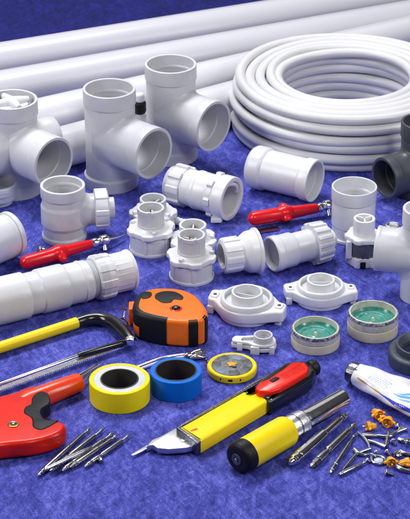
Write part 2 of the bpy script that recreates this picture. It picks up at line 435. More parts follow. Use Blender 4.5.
# small plug with black rubber band behind two tees
mid_ = P(140.5, 149, 0); z1, z2, z3 = height_at(mid_, 113), height_at(mid_, 101), height_at(mid_, 93)
t = thing('rubber_plug', 'small white stopper with a black rubber band standing behind the large tees', 'plug', mid_)
part('stem', lathe([(0, 0), (.9, 0), (.9, .3), (.5, .5), (.5, z1+.2), (0, z1+.2)], T(mid_), 40, .08, False), 'pvc', t)
part('rubber_band', lathe([(0, z1), (.6, z1), (.74, z1+.3), (.72, z2-.2), (.5, z2), (0, z2)], T(mid_), 40, .1, False), 'black_rubber', t)
part('head', lathe([(0, z2-.1), (.45, z2-.1), (.58, z2+.2), (.56, z3-.2), (.4, z3), (0, z3)], T(mid_), 40, .1, False), 'pvc', t)
# small standing tee with nut on its side branch
c, r, h = standing(63.5, 246.5, 42, 184.5); print('tee4', c, r, h)
t = tee('pipe_tee', 'small white tee with a nut on its side branch, behind the left red handle', c, r, h, h*.50, [(D(8), r*.76, r+1.5, dict(collar=.3, ce=.05, k=.7))], collar=(1.2, .14), base=(.45, .16), mid=[(0, h*.24), (.17, h*.3), (.17, h*.62), (0, h*.68)], m='pvc_grey')
az = D(8); d = Vector((math.cos(az), math.sin(az), 0)); A = Vector((c.x, c.y, h*.5))+d*(r+1.0)
def ribmod(n, amp, phase=0, duty=.5):
    def f(th, r, z):
        return r*(1+amp*(1 if (math.sin(n*th+phase) > math.cos(PI*duty)) else 0))
    return f
part('nut', lathe([(r*.76, 0), (r*.92, .1), (r*.92, 1.35), (r*.8, 1.5), (r*.55, 1.4), (r*.55, 0)], frame(A, A+d), 120, .05, mod=lambda th, q, z: q*(1.05 if q > 1.4 and math.sin(7*th) > .55 else 1)), 'pvc', t)
part('end_stub', lathe([(r*.52, 1.2), (r*.52, 2.1), (r*.38, 2.1), (r*.38, 1.2)], frame(A, A+d), 60, .05), 'pvc_grey', t)
# dark grey tee at right
c, r, h = standing(421, 202, 41, 121); print('teeG', c, r, h)
tee('pipe_tee', 'dark grey tee at the right edge in front of the hose coil', c, r, h, h*.36, [(D(213), r*.99, r+2.7, dict(collar=1.0, ce=.06, k=.7))], m='grey_pvc')
# white tee at right edge
c, r, h = standing(421, 306, 38, 208); print('teeR', c, r, h)
tee('pipe_tee', 'glossy white tee at the right edge with its side branch pointing left', c, r, h, h*.50, [(D(166), r*1.18, r+2.5, dict(collar=.35, ce=.05, k=.9))], m='pvc', base=(1.0, -.02))
# ------------------------------------------------------------------ straight standing sockets
def socket(label, cx, fy, w, ty, rings, m='pvc', group='upright white sockets', step=0):
    c, r, h = standing(cx, fy, w, ty); print('socket', label[:20], c, r, h)
    t = thing('pipe_socket', label, 'pipe fitting', c, group)
    part('body', lathe([(r-.1, 0), (r-.1, h*.26), (r-.02, h*.28), (r-.02, h*.74), (r-.3, h*.74), (r-.3, h*.3), (r-.38, h*.28), (r-.38, 0)], T(c), 96, .05), m, t)
    part('socket_collar', lathe([(r-.1, h*.75-.03), (r+.06, h*.75), (r+.06, h), (r-.14, h), (r-.14, h*.8), (r-.33, h*.78), (r-.33, h*.72), (r-.1, h*.72)], T(c), 96, .06), m, t)
    part('base_ring', lathe([(r-.12, .02), (r+.08, .02), (r+.08, .35), (r-.12, .4)], T(c), 96, .05), m, t)
    part('inner_stop', lathe([(r-.3, h*.66), (r-.3, h*.6), (.8, h*.58), (.7, h*.66)], T(c), 64, .05), 'pvc_grey', t)
    return t
socket('upright plain white socket standing behind the small clamp fitting at right', 353.5, 246, 44, 186, [])
c, r, h = standing(-2, 210, 38, 182.5)
t = thing('pipe_socket', 'low white ribbed cup at the left edge in front of the big fitting', 'pipe fitting', c, None)
part('body', lathe([(r-.5, 0), (r-.5, .5), (r-.12, .6), (r-.12, h*.55), (r, h*.56), (r, h*.72), (r-.1, h*.73), (r-.1, h), (r-.3, h), (r-.3, .4), (r-.7, .2)], T(c), 96, .05), 'pvc', t)
part('inner_ring', lathe([(r-.28, h*.5), (r-.28, h*.45), (r-.7, h*.44), (r-.7, h*.5)], T(c), 64, .03), 'pvc_grey', t)
part('socket_collar', lathe([(r-.12, h*.74), (r+.02, h*.75), (r+.02, h-.05), (r-.12, h-.04)], T(c), 96, .03, mod=lambda th, q, z: q+(.07 if q > r-.02 and math.sin(6*th+.6) > .7 else 0)), 'pvc', t)
# ------------------------------------------------------------------ lying fittings
def lie(ax, ay, bx, by, zr):
    A = P(ax, ay, zr); B = P(bx, by, zr); return A, B, frame(A, B), (B-A).length
# plain coupling near the coil
A, B, m, L = lie(315, 181, 255, 166.5, 2.42); print('coupling L', L)
t = thing('pipe_coupling', 'plain white coupling lying on its side in front of the hose coil', 'pipe fitting', (A+B)/2)
part('body', lathe([(2.24, .9), (2.2, 1.6), (2.2, L-1.5), (1.95, L-1.5), (1.95, .9)], m, 96, .05), 'pvc', t)
part('socket_collar', lathe([(2.0, 1.2), (2.22, 1.3), (2.34, 1.1), (2.34, 0), (2.06, 0), (2.0, .3)], m, 96, .07), 'pvc', t)
part('socket_collar', lathe([(2.0, L-1.7), (2.22, L-1.7), (2.40, L-1.4), (2.40, L-.1), (2.15, L+.25), (1.9, L+.25)], m, 96, .15), 'pvc', t)
# end coupling at the left edge
A, B, m, L = lie(13, 233.5, -42, 255, 2.45)
t = thing('pipe_coupling', 'white coupling lying at the left edge beside the small tee, partly out of frame', 'pipe fitting', (A+B)/2)
part('body', lathe([(2.25, .5), (2.3, 1.0), (2.36, 1.2), (2.36, L), (2.1, L), (2.1, .5)], m, 96, .05), 'pvc', t)
part('socket_collar', lathe([(2.15, .6), (2.42, .6), (2.42, .1), (2.3, 0), (2.1, 0)], m, 96, .06), 'pvc', t)
part('moulding_mark', prism([(x, y) for x, y in ((-.25, 2.3), (.25, 2.3), (.25, 4.2), (-.25, 4.2))], 0, .1, .03, m @ Matrix.Rotation(D(58), 4, 'Z') @ Matrix.Translation((0, 2.31, 0)) @ Matrix.Rotation(D(90), 4, 'X') @ Matrix.Rotation(D(180), 4, 'Y') ), 'pvc_grey', t)
# connector with two clamp rings
def lugmod(n, amp, ph=0, th0=.4, rmin=0):
    return lambda th, q, z: q+(amp*min(1, max(0, (math.sin(n*th+ph)-th0)*5)) if q > rmin else 0)
A, B, m, L = lie(232, 199, 172, 182.5, 2.38); print('connector L', L)
t = thing('pipe_connector', 'white connector with two lugged clamp rings lying beside the plain coupling', 'pipe fitting', (A+B)/2)
part('front_sleeve', lathe([(2.18, 0), (2.38, .0), (2.38, 1.3), (2.2, 1.6), (2.1, 2.4), (1.8, 2.4), (1.8, .3), (1.9, 0)], m, 96, .08), 'pvc', t)
part('clamp_ring', lathe([(2.15, 1.5), (2.28, 1.5), (2.28, 2.15), (2.15, 2.15)], m, 144, .04, mod=lugmod(7, .22, 1.2, .35, 2.2)), 'pvc', t)
part('body', lathe([(2.08, 2.1), (2.08, L*.5), (2.14, L*.52), (2.14, L*.56), (2.0, L*.6), (1.95, L*.8), (1.7, L*.8), (1.7, 2.1)], m, 96, .06), 'pvc', t)
part('clamp_ring', lathe([(1.9, L*.74), (2.05, L*.74), (2.05, L*.93), (1.95, L*.95), (1.85, L*.95)], m, 144, .05, mod=lugmod(8, .24, .3, .1, 2.0)), 'pvc', t)
part('rear_sleeve', lathe([(1.85, L*.9), (1.85, L+.1), (1.6, L+.1), (1.6, L*.9)], m, 96, .06), 'pvc_grey', t)
v = frame(A, B)
part('inner_lip', sweep([m @ Vector((1.55*math.cos(a), 1.55*math.sin(a), .5+.25*math.sin(a*2))) for a in [D(x) for x in range(30, 190, 16)]], .22, 12, 4), 'pvc', t)
part('latch', prism([(-.5, -.4), (.6, -.4), (.75, 0), (.5, .45), (-.4, .5)], .25, .75, .08, T(P(215.5, 221, .3))), 'pvc', t)
# reducer with nut
A, B, m, L = lie(257.5, 250.5, 222, 256, 2.3); print('reducer L', L)
t = thing('pipe_reducer', 'white bell-shaped reducer with a slotted nut lying between the upright fittings and the ribbed-nut connector', 'pipe fitting', (A+B)/2)
part('bell', lathe([(2.3, 0), (2.36, .0), (2.36, .28), (2.2, .3), (2.12, 1.1), (1.62, 1.9), (1.55, 2.2), (1.3, 2.2), (1.3, 1.9), (1.9, 1.0), (2.0, 0)], m, 96, .1), 'pvc', t)
part('nut', lathe([(1.5, 1.95), (1.72, 2.0), (1.72, L-.15), (1.6, L), (1.3, L), (1.25, 1.95)], m, 144, .06, mod=lugmod(9, .1, .5, -.2, 1.65)), 'pvc', t)
part('end_lip', lathe([(1.3, L-.3), (1.45, L+.1), (1.25, L+.12), (1.1, L-.3)], m, 96, .04), 'pvc_grey', t)
# ribbed nut connector
A, B, m, L = lie(271, 254.5, 331, 239, 2.05); print('conn2 L', L)
t = thing('pipe_connector', 'white connector with a ribbed flange nut and grey-lined mouth lying below the right red handle', 'pipe fitting', (A+B)/2)
part('front_sleeve', lathe([(1.72, 0), (1.84, .1), (1.84, .8), (1.76, .85), (1.76, 2.4), (1.5, 2.6), (1.3, 2.6), (1.45, .6), (1.6, 0)], m, 96, .07), 'pvc', t)
part('mouth_lining', lathe([(1.62, .12), (1.5, .12), (1.4, .7), (.01, .7), (.01, .8), (1.6, .8)], m, 80, .04), 'pvc_grey', t)
part('body', lathe([(1.58, 2.3), (1.58, L*.8), (1.2, L*.8), (1.2, 2.3)], m, 96, .05), 'pvc', t)
part('flange_nut', lathe([(1.5, L*.66), (2.05, L*.66), (2.05, L*.7), (1.98, L*.88), (1.9, L*.9), (1.4, L*.92), (1.3, L*.66)], m, 192, .04, mod=lugmod(16, .14, 0, .2, 1.85)), 'pvc', t)
part('end_stub', lathe([(1.0, L*.9), (1.0, L+.15), (.75, L+.15), (.75, L*.9)], m, 60, .05), 'pvc', t)
# long union at left
A, B, m, L = lie(131, 269.5, -28, 307.5, 2.15); print('union L', L)
t = thing('pipe_union', 'long white union assembled from stepped sleeves lying across the left edge', 'pipe fitting', (A+B)/2)
part('ribbed_sleeve', lathe([(1.95, 0), (2.08, .1), (2.08, .35), (1.98, .4), (1.92, 2.6), (1.7, 2.6), (1.75, 0)], m, 180, .05, mod=lambda th, q, z: q+(.05 if 1.9 < q < 2.0 and .6 < z and math.sin(22*th) > .82 else 0)), 'pvc', t)
part('nut', lathe([(1.9, 2.3), (2.1, 2.3), (2.16, 2.6), (2.16, 3.9), (2.02, 4.1), (1.8, 4.1), (1.8, 2.3)], m, 180, .06, mod=lugmod(8, .12, .9, .0, 2.1)), 'pvc', t)
part('metal_band', lathe([(2.17, 3.1), (2.19, 3.1), (2.19, 3.85), (2.17, 3.85)], m, 180, .0, mod=lugmod(8, .125, .9, .0, 2.1)), 'pvc_grey', t)
part('thread', lathe([(1.6, 4.0)]+[(1.78 if i % 2 else 1.9, 4.05+.1*i) for i in range(8)]+[(1.6, 4.9)], m, 96, 0), 'pvc_grey', t)
part('stepped_sleeve', lathe([(1.7, 4.7), (1.98, 4.7), (2.02, 5.0), (2.02, 7.3), (1.9, 7.5), (1.6, 7.5)], m, 96, .08), 'pvc', t)
part('sealing_ring', lathe([(1.9, 5.35), (2.1, 5.4), (2.1, 5.6), (1.9, 5.65)], m, 96, .05), 'pvc', t)
part('socket_collar', lathe([(1.8, 7.2), (2.16, 7.2), (2.2, 7.5), (2.2, 9.9), (2.05, 10.1), (1.8, 10.1)], m, 96, .1), 'pvc', t)
part('body', lathe([(1.8, 9.8), (2.08, 9.9), (2.08, 11.6), (1.8, 11.6)], m, 96, .06), 'pvc', t)
part('end_socket', lathe([(1.9, 11.3), (2.28, 11.4), (2.3, 13.2), (2.3, L), (1.8, L)], m, 96, .1), 'pvc', t)
# ------------------------------------------------------------------ lobed upright fittings
def lobed(label, zc=2.0, zt=4.75):
    t = thing('compression_fitting', label, 'pipe fitting', Vector((0, 0, 0)), 'upright lobed compression fittings')
    R = 2.20
    part('cup', lathe([(R+.08, 0), (R+.08, .28), (R-.06, .32), (R-.06, zc-.18), (R-.2, zc-.16), (R-.2, zc+.05), (R-.4, zc+.05), (R-.4, 0)], None, 144, .05, mod=lambda th, q, z: q+(.09 if q > R-.2 and .35 < z < 2 and math.sin(6*th+1) > .93 else 0)), 'pvc_grey', t)
    N = 144
    out = [((R+.08+.26*min(1, max(0, .5+1.1*math.sin(6*a+.4))))*math.cos(a), (R+.08+.26*min(1, max(0, .5+1.1*math.sin(6*a+.4))))*math.sin(a)) for a in [2*PI*i/N for i in range(N)]]
    part('lobed_collar', prism(out, zc, zc+.6, .14), 'pvc', t)
    z0 = zc+.55
    part('shoulder', lathe([(R*.9, z0), (R*.72, z0+.22), (1.4, z0+.3), (1.2, z0)], None, 96, .08), 'pvc', t)
    tb = part('tube', lathe([(1.46, z0+.1), (1.44, z0+.45), (1.36, z0+.5), (1.35, zt-.45), (1.40, zt-.42), (1.40, zt), (1.14, zt), (1.14, z0+.1)], None, 144, .04, mod=lambda th, q, z: q-(.07 if q > 1.38 and z > zt-.5 and math.sin(6*th) > .75 else 0)+(.03 if 1.3 < q < 1.38 and math.sin(12*th) > .9 else 0)), 'pvc_grey', t)
    part('inner_web', join(prism([(-1.1, -.07), (1.1, -.07), (1.1, .07), (-1.1, .07)], z0+.2, zt-.5, .02), prism([(.1, -.6), (.3, -.6), (.3, .6), (.1, .6)], z0+.2, zt-.6, .02), lathe([(0, z0+.2), (1.13, z0+.2), (1.13, z0+.3), (0, z0+.3)], None, 48, 0, False)), 'pvc_grey', tb)
    part('centre_pin', lathe([(0, z0), (.07, z0), (.07, zt-.15), (0, zt-.1)], Matrix.Translation((-.05, -.25, 0)), 12, 0, False), 'brass', tb)
    for k in range(3):
        a = 2*PI*k/3+.5
        part('collar_lug', prism([(-.22, -.18), (.22, -.18), (.22, .18), (-.22, .18)], z0, z0+.35, .06, Matrix.Rotation(a, 4, 'Z') @ Matrix.Translation((2.0, 0, 0))), 'pvc', t)
    return t
lb = lobed('white lobed compression fitting standing front left of the group of four, nearest the small tee')
cA, _, _ = standing(151, 259, 45, 210); cB, _, _ = standing(191.5, 287, 45, 230)
lb.location = (cA.x*S, cA.y*S, 0); lb.rotation_euler = (0, 0, .2)
dup(lb, cB, -.5, 'white lobed compression fitting standing nearest the orange tape measure')
q_ = cA+Vector((.1, 4.95, 0))
l2 = lobed('white lobed compression fitting half hidden behind the one beside the small tee', 1.3, 3.35)
l2.location = (q_.x*S, q_.y*S, 0); l2.rotation_euler = (0, 0, .9)
dup(l2, cB+Vector((.1, 4.95, 0)), 1.5, 'white lobed compression fitting half hidden behind the one nearest the orange tape measure')
# small white elbow lying between the pairs
q = [P(173, 222, .5), P(180, 226, .6), P(186, 228, .6)]
A, B = P(172, 219, .5), P(188, 225, .5)
t = thing('hose_barb', 'small white nozzle lying between the two pairs of lobed fittings', 'nozzle', (A+B)/2)
part('tip', rod(A, B, [(0, .3), (.3, .34), (.31, .45), (.5, .38), (.51, .45), (.7, .4), (.71, .5), (1, .5)], 24), 'pvc', t)
# clamp fitting with dark window, right
c, r, h = standing(363.5, 270, 36, 218); print('clamp', c, r, h)
t = thing('clamp_fitting', 'small white clamp fitting with a dark window in front of the plain upright socket', 'pipe fitting', c)
def rsq(hx, hy, rad, n=8):
    o = []
    for sx, sy, a0 in ((1, 1, 0), (-1, 1, 90), (-1, -1, 180), (1, -1, 270)):
        for k in range(n+1):
            a = D(a0+90*k/n); o.append((sx*(hx-rad)+rad*math.cos(a), sy*(hy-rad)+rad*math.sin(a)))
    return o
lo = [((1.62+.16*min(1, max(-.3, 1.4*math.sin(6*a+.9))))*math.cos(a), (1.62+.16*min(1, max(-.3, 1.4*math.sin(6*a+.9))))*math.sin(a)) for a in [2*PI*i/120 for i in range(120)]]
part('base', prism(lo, 0, 1.1, .12, T(c)), 'pvc', t)
part('foot_slot', prism(rsq(.28, .2, .05), .03, .75, .03, T(c+Vector((-.1, -1.52, 0)))), 'black_rubber', t)
part('dark_window', lathe([(0, 1.0), (1.5, 1.0), (1.5, 2.7), (0, 2.7)], T(c), 96, .04, False, mod=lambda th, q, z: q+(.05 if q > 1.4 and math.sin(18*th) > .3 else 0)), 'dark_window', t)
part('side_post', prism(rsq(.28, .5, .1), .9, 2.8, .06, T(c+Vector((-1.5, -.6, 0)))), 'pvc', t)
part('side_post', prism(rsq(.28, .5, .1), .9, 2.8, .06, T(c+Vector((1.5, -.6, 0)))), 'pvc', t)
part('top_plate', prism([(x*1.1, y*1.08) for x, y in lo], 2.7, 3.25, .13, T(c)), 'pvc', t)
tb = part('tube', lathe([(1.12, 3.1), (1.1, h), (.82, h), (.82, 3.1)], T(c), 64, .06), 'pvc', t)
part('centre_pin', lathe([(0, 3.1), (.07, 3.1), (.07, h-.5), (0, h-.5)], T(c+Vector((0, -.3, 0))), 12, 0, False), 'brass', tb)
part('tube_rib', join(*[prism([(-.08, -.5), (.08, -.5), (.08, .5), (-.08, .5)], 3.2, h+.02, .03, T(c) @ Matrix.Rotation(D(a), 4, 'Z') @ Matrix.Translation((0, .6, 0))) for a in (60, 180, 300)]), 'pvc', tb)
# small knurled cap
c = P(392.5, 232, 0)
t = thing('knurled_cap', 'tiny grey knurled cap beside the glossy white tee', 'cap', c)
part('rim', lathe([(0, 0), (.8, 0), (.8, .8), (.62, .9), (.5, .75), (0, .75)], T(c), 96, .04, False, mod=lambda th, q, z: q*(1.05 if q > .7 and math.sin(18*th) > 0 else 1)), 'brushed', t)
part('centre', lathe([(0, .7), (.35, .7), (.3, 1.0), (0, 1.0)], T(c), 32, .03, False), 'pvc_grey', t)
# ------------------------------------------------------------------ flanged clips
def flange(label, cx, cy, rz, s=1.0, mirror=1):
    c = P(cx, cy, 1.0)
    t = thing('flanged_clip', label, 'pipe fitting', c, 'white flanged clips with two ears')
    N = 96; T0 = T(c, 0, rz)
    ear = []
    R_ = 2.5
    for sx in (1, -1):
        seq = [(math.cos(D(62)), math.sin(D(62)))]
        pts_ = [(0.35, -2.62), (1.3, -2.3), (2.2, -1.75), (3.2, -1.15), (3.55, -1.12), (3.78, -.85), (3.62, .6), (3.35, .8), (2.9, .85), (2.1, 1.7), (1.3, 2.3), (.35, 2.62)]
        ear += [(sx*x*s, sx*y*s) for x, y in pts_]
    ear = [tuple(q) for q in fillet(ear, .5, True, 5)]
    part('ear_plate', prism(ear, .35*s, 1.45*s, .2, T0), 'pvc', t)
    part('bowl', lathe([(2.4*s, .03), (2.5*s, .05), (2.56*s, .5*s), (2.5*s, 1.5*s), (2.34*s, 1.92*s), (2.06*s, 1.94*s), (1.9*s, .4), (2.0*s, .03)], T0, 96, .12), 'pvc', t)
    for sx in (-1, 1):
        for sy in (-1, 1):
            part('foot', prism([(v[0]*s, v[1]*s) for v in rsq(.30, .26, .1)], .0, .75*s, .05, T0 @ Matrix.Translation((sx*3.25*s, -.12*s+sy*.62*s, 0))), 'pvc', t)
    part('dish', lathe([(1.98*s, 1.6*s), (1.95*s, .5*s), (1.3*s, .95*s), (1.25*s, .3), (2.0*s, .3)], T0, 96, .05), 'pvc', t)
    tb = part('tube', lathe([(1.46*s, .8*s), (1.43*s, 2.45*s), (1.22*s, 2.45*s), (1.22*s, .6*s)], T0, 80, .06), 'pvc', t)
    part('tube_web', join(lathe([(0, 1.2*s), (1.15*s, 1.2*s), (1.15*s, 1.3*s), (0, 1.3*s)], T0, 48, 0, False), prism([(-1.1*s, -.06), (1.1*s, -.06), (1.1*s, .06), (-1.1*s, .06)], 1.2*s, 2.1*s, .02, T0)), 'pvc_grey', tb)
    for sx in (-1, 1):
        e = part('ear_lug', prism([(v[0]*s, v[1]*s) for v in rsq(.34, .5, .2)], 1.3*s, 1.56*s, .07, T0 @ Matrix.Translation((sx*3.1*s, 0, 0))), 'pvc', t)
        part('screw_hole', lathe([(0, 1.54*s), (.17*s, 1.54*s), (.17*s, 1.58*s), (0, 1.58*s)], T0 @ Matrix.Translation((sx*3.1*s, 0, 0)), 20, 0, False), 'dark_core', e)
    return t
flange('large white two-eared clip, the left one of the two, above the small clip', 247, 305.5, D(-20), 1.06)
flange('large white two-eared clip, the right one, just above the pair of round jars', 320.5, 291, D(2), .96)
# small clip
c = P(254, 344.5, .5)
t = thing('flanged_clip', 'small white clip with a grey tube ring lying beside the yellow disc', 'pipe fitting', c, 'white flanged clips with two ears')
T0 = T(c, 0, D(-8))
o_ = [tuple(q) for q in cr([(-2.15, .1), (-1.9, .62), (-1.1, .75), (-.2, 1.0), (.9, 1.25), (1.8, .95), (2.1, .2), (1.9, -.6), (1.1, -1.0), (.2, -.95), (-.6, -.55), (-1.6, -.45), (-2.05, -.3)], 6, True)]
part('base_plate', prism(o_, .22, .62, .09, T0), 'pvc_grey', t)
part('top_plate', prism([(x*.97, y*.97) for x, y in o_], .68, .98, .09, T0, [(x*.62+.1, y*.6) for x, y in o_]), 'pvc', t)
part('dish', prism([(x*.7+.05, y*.68) for x, y in o_], .6, .74, .03, T0), 'pvc_grey', t)
part('tube', lathe([(.92, .7), (.9, 1.6), (.72, 1.6), (.72, .7)], T0 @ Matrix.Translation((.85, .12, 0)), 60, .05), 'pvc_grey', t)
for x, y, a, b_ in ((.2, -.92, .42, .16), (1.75, -.55, .25, .3), (-1.3, -.42, .25, .14), (-1.5, .5, .3, .2), (1.2, .9, .3, .2)):
    part('foot', prism(rsq(a, b_, .06), 0, .8, .05, T0 @ Matrix.Translation((x, y, 0))), 'pvc', t)
part('screw_hole', lathe([(0, .74), (.2, .74), (.2, .77), (0, .77)], T0 @ Matrix.Translation((-1.25, .12, 0)), 20, 0, False), 'dark_core', t)
# ------------------------------------------------------------------ jars
def jar(label, cx, fy, w, ty):
    c, r, h = standing(cx, fy, w, ty); print('jar', c, r, h)
    t = thing('sealant_jar', label, 'jar', c, 'open cream jars with teal contents')
    part('base', lathe([(0, 0), (r-.08, 0), (r, .12), (r, h*.5), (r-.1, h*.52), (0, h*.52)], T(c), 96, .06, False), 'cream', t)
    part('rim', lathe([(r-.12, h*.5), (r-.02, h*.55), (r-.02, h-.22), (r-.1, h-.05), (r-.17, h), (r-.27, h), (r-.3, h*.4), (r-.5, h*.3)], T(c), 96, .04), 'cream_clear', t)
    part('printed_band', lathe([(r-.06, h-.2), (r+.012, h-.30), (r+.012, h-.18), (r-.07, h-.02), (r-.1, h-.02)], T(c), 96, 0), 'lid_mark', t)
    rg = lathe([(0, h*.52), (.35, h*.56), (.5, h*.53), (r*.55, h*.54), (r*.6, h*.6), (r-.45, h*.6), (r-.32, h*.72), (r-.3, h*.5), (0, h*.5)], T(c), 80, .04, False)
    part('teal_filling', rg, 'teal', t)
    part('centre_stud', lathe([(0, h*.5), (.2, h*.52), (.12, h*.7), (0, h*.72)], T(c), 24, .03, False), 'cream', t)
jar('smaller open cream jar with teal filling, the left of the two', 315.5, 356.5, 49, 327)
jar('larger open cream jar with teal filling, nearer the right edge', 372.8, 344.5, 51, 311.5)
# dark ring
c, r, h = standing(421, 379, 66, 352); r = 3.0
c = P(420, 361, 0)
t = thing('rubber_ring', 'dark blue-grey rubber ring seal at the right edge below the jars', 'seal', c)
part('flange', lathe([(3.0, 0), (3.0, 1.15), (2.75, 1.3), (2.0, 1.3), (1.9, .2), (2.0, 0)], T(c), 96, .1), 'grey_rubber', t)
part('raised_ring', lathe([(2.35, 1.2), (2.3, 1.95), (2.1, 1.95), (1.7, 1.3), (1.7, .9), (2.0, .9)], T(c), 96, .08), 'grey_rubber', t)
# ------------------------------------------------------------------ tapes
def tape(name, label, cx, fy, w, ty, cat, rin, mo, mc, mh, ring):
    c, r, h = standing(cx, fy, w, ty); print('tape', c, r, h)
    t = thing(name, label, cat, c, 'rolls of electrical tape')
    part('tape_roll', lathe([(r-.04, .02), (r, .06), (r, h-.06), (r-.05, h), (ring, h), (ring, .02)], T(c), 128, .04), mo, t)
    if mc:
        part('side_face', lathe([(ring-.01, .1), (ring-.01, h-.03)]+[(ring-.01-(ring-rin)*(k/6), h-.03-(.03 if k % 2 else 0)) for k in range(1, 6)]+[(rin+.12, h-.03), (rin+.12, .1)], T(c), 128, .01), mc, t)
    part('core', lathe([(rin+.12, .05), (rin+.12, h+.01), (rin, h+.01), (rin, .05)], T(c), 96, .03), mh, t)
tape('tape_roll', 'yellow roll of electrical tape with a grey side, lying beside the blue roll', 119.7, 414.5, 61, 378.5, 'tape', 1.62, 'tape_yellow', 'tape_core', 'dark_core', 2.34)
tape('tape_roll', 'blue roll of electrical tape between the yellow roll and the yellow disc', 176, 403, 52, 370, 'tape', 1.78, 'tape_blue', None, 'brown_core', 1.9)
# yellow disc
c, r, h = standing(232, 384.5, 50, 364.5); print('disc', c, r, h)
t = thing('disc_gauge', 'flat round yellow case with a grey marked dial, beside the blue tape roll', 'gauge', c)
part('case', lathe([(0, 0), (r-.08, 0), (r, .1), (r, h-.12), (r-.12, h), (r-.25, h), (r-.3, h-.08), (0, h-.08)], T(c), 96, .05, False), 'yellow', t)
part('dial', lathe([(0, h-.07), (r-.38, h-.07), (r-.42, h-.02), (0, h-.02)], T(c), 80, .02, False), 'disc_grey', t)
for k in range(7):
    a = D(20+k*51.4)
    part('dial_pad', prism(rsq(.42, .5, .2), h-.1, h+.005, .03, T(c) @ Matrix.Rotation(a, 4, 'Z') @ Matrix.Translation((r-.85, 0, 0))), 'pad_blue' if k % 3 == 1 else 'pad_dark', t)
part('hub', prism([((.42+.08*math.sin(5*a))*math.cos(a), (.34+.06*math.cos(3*a))*math.sin(a)) for a in [2*PI*i/40 for i in range(40)]], h-.03, h+.12, .05, T(c)), 'nut_orange', t)
part('hub_pin', prism(rsq(.2, .13, .06), h, h+.16, .04, T(c+Vector((.2, -.42, 0)))), 'dark_steel', t)
part('side_mark', lathe([(r-.02, .3), (r+.012, .3), (r+.012, h-.25), (r-.02, h-.25)], T(c), 160, 0, mod=lambda th, q, z: q if (q < r or (4.55 < th < 4.75 or 5.0 < th < 5.07 or 4.2 < th < 4.28)) else r-.03), 'black_rubber', t)
# ------------------------------------------------------------------ tape measure
def tape_measure():
    zt = 2.85
    raw = [(133, 304), (138, 294), (150, 288.3), (166, 287.2), (181, 288.6), (193, 293), (201, 300), (206.5, 308), (207.5, 315), (203, 319.5), (192, 321.5), (177, 321.5), (160, 319), (145, 315.5), (135, 311)]
    out = [P(x, y, zt) for x, y in raw]; c = sum((Vector((p.x, p.y, 0)) for p in out), Vector())/len(out)
    loc = cr([(p.x-c.x, p.y-c.y) for p in out], 8, True)
    t = thing('tape_measure', 'orange tape measure with black rubber panels lying flat behind the tape rolls', 'tape measure', c)
    T0 = T(c); pts = [Vector(q) for q in loc]; n = len(pts)
    case = prism([p*1.0 for p in pts], .05, zt, .38, T0, seg=5)
    part('case', case, 'orange', t, ang=60)
    sgn = 1
    def nrm(i):
        d = pts[(i+1) % n]-pts[i-1]; v = Vector((d.y, -d.x)).normalized()
        return v if v.dot(pts[i]) > 0 else -v
    def panel(i0, i1, z0, z1, off=.06, over=0):
        rings = []
        for i in range(i0, i1+1):
            i %= n; p = pts[i]; v = nrm(i)
            k = (-.3, z0+.0), (off*.3, z0-.0), (off, z0+.12), (off, z1-.42), (off-.02, z1-.30), (off-.12, z1-.08), (-.26, z1+.04), (-.26-over, z1+.045), (-.26-over, z1-.2)
            rings.append([T0 @ Vector((p.x+v.x*o, p.y+v.y*o, z)) for o, z in k])
        mb = MB().rings(rings, True, False, True, True); return mb
    s = 8
    part('grip_panel', panel(int(11.7*s), int(13.6*s), .12, zt, .06, .22), 'black_rubber', t, ang=50)
    part('grip_panel', panel(int(13.5*s), int(16.6*s), 1.35, zt, .05, .3), 'black_rubber', t, ang=50)
    part('grip_stripe', panel(int(9.5*s), int(10.25*s), .12, zt-.05, .05, .1), 'black_rubber', t, ang=50)
    part('grip_stripe', panel(int(8.1*s), int(8.8*s), .12, zt-.05, .05, .1), 'black_rubber', t, ang=50)
    def onTop(raws, z0, z1, b, name, m):
        o = [P(x, y, zt) for x, y in raws]; o = cr([(p.x-c.x, p.y-c.y) for p in o], 5, True)
        return part(name, prism(o, z0, z1, b, T0), m, t)
    onTop([(155, 298), (156, 294), (164, 291.4), (175, 292), (183, 296.5), (181.5, 300), (174, 299.5), (171, 302.5), (163, 303), (158, 300.5)], zt-.2, zt+.05, .04, 'thumb_recess', 'black_rubber')
    onTop([(141, 296.5), (144.5, 292.5), (150, 292), (152, 294.5), (149, 298), (143, 299)], zt-.2, zt+.06, .04, 'corner_pad', 'black_rubber')
    b = P(176, 308.5, zt); b.z = 0
    part('button_seat', lathe([(0, zt), (.62, zt), (.5, zt+.05), (0, zt+.05)], T(b), 40, .02, False), 'cutter_red', t)
    part('button', lathe([(0, zt), (.45, zt), (.42, zt+.12), (.25, zt+.24), (0, zt+.28)], T(b), 40, .04, False), 'black_gloss', t)
    hk = part('blade_hook', sweep([P(129, 325, .5), P(127, 321, .9), P(124, 318, 1.3), P(124.5, 312, 1.4)], [.16, .14, .12, .1], 10, 4), 'chrome', t)
    for k, (x, y) in enumerate(((121, 319), (122, 309), (125, 326))):
        part('hook_rivet', sweep([P(x+4, y, 1.0), P(x, y-1, 1.2)], [.13, .1], 10, 3), 'brass', hk)
    part('mouth', prism(rsq(.45, .8, .15), .15, 1.9, .12, T(P(132.5, 322, .2)+Vector((.1, .3, 0)))), 'orange', t)
tape_measure()
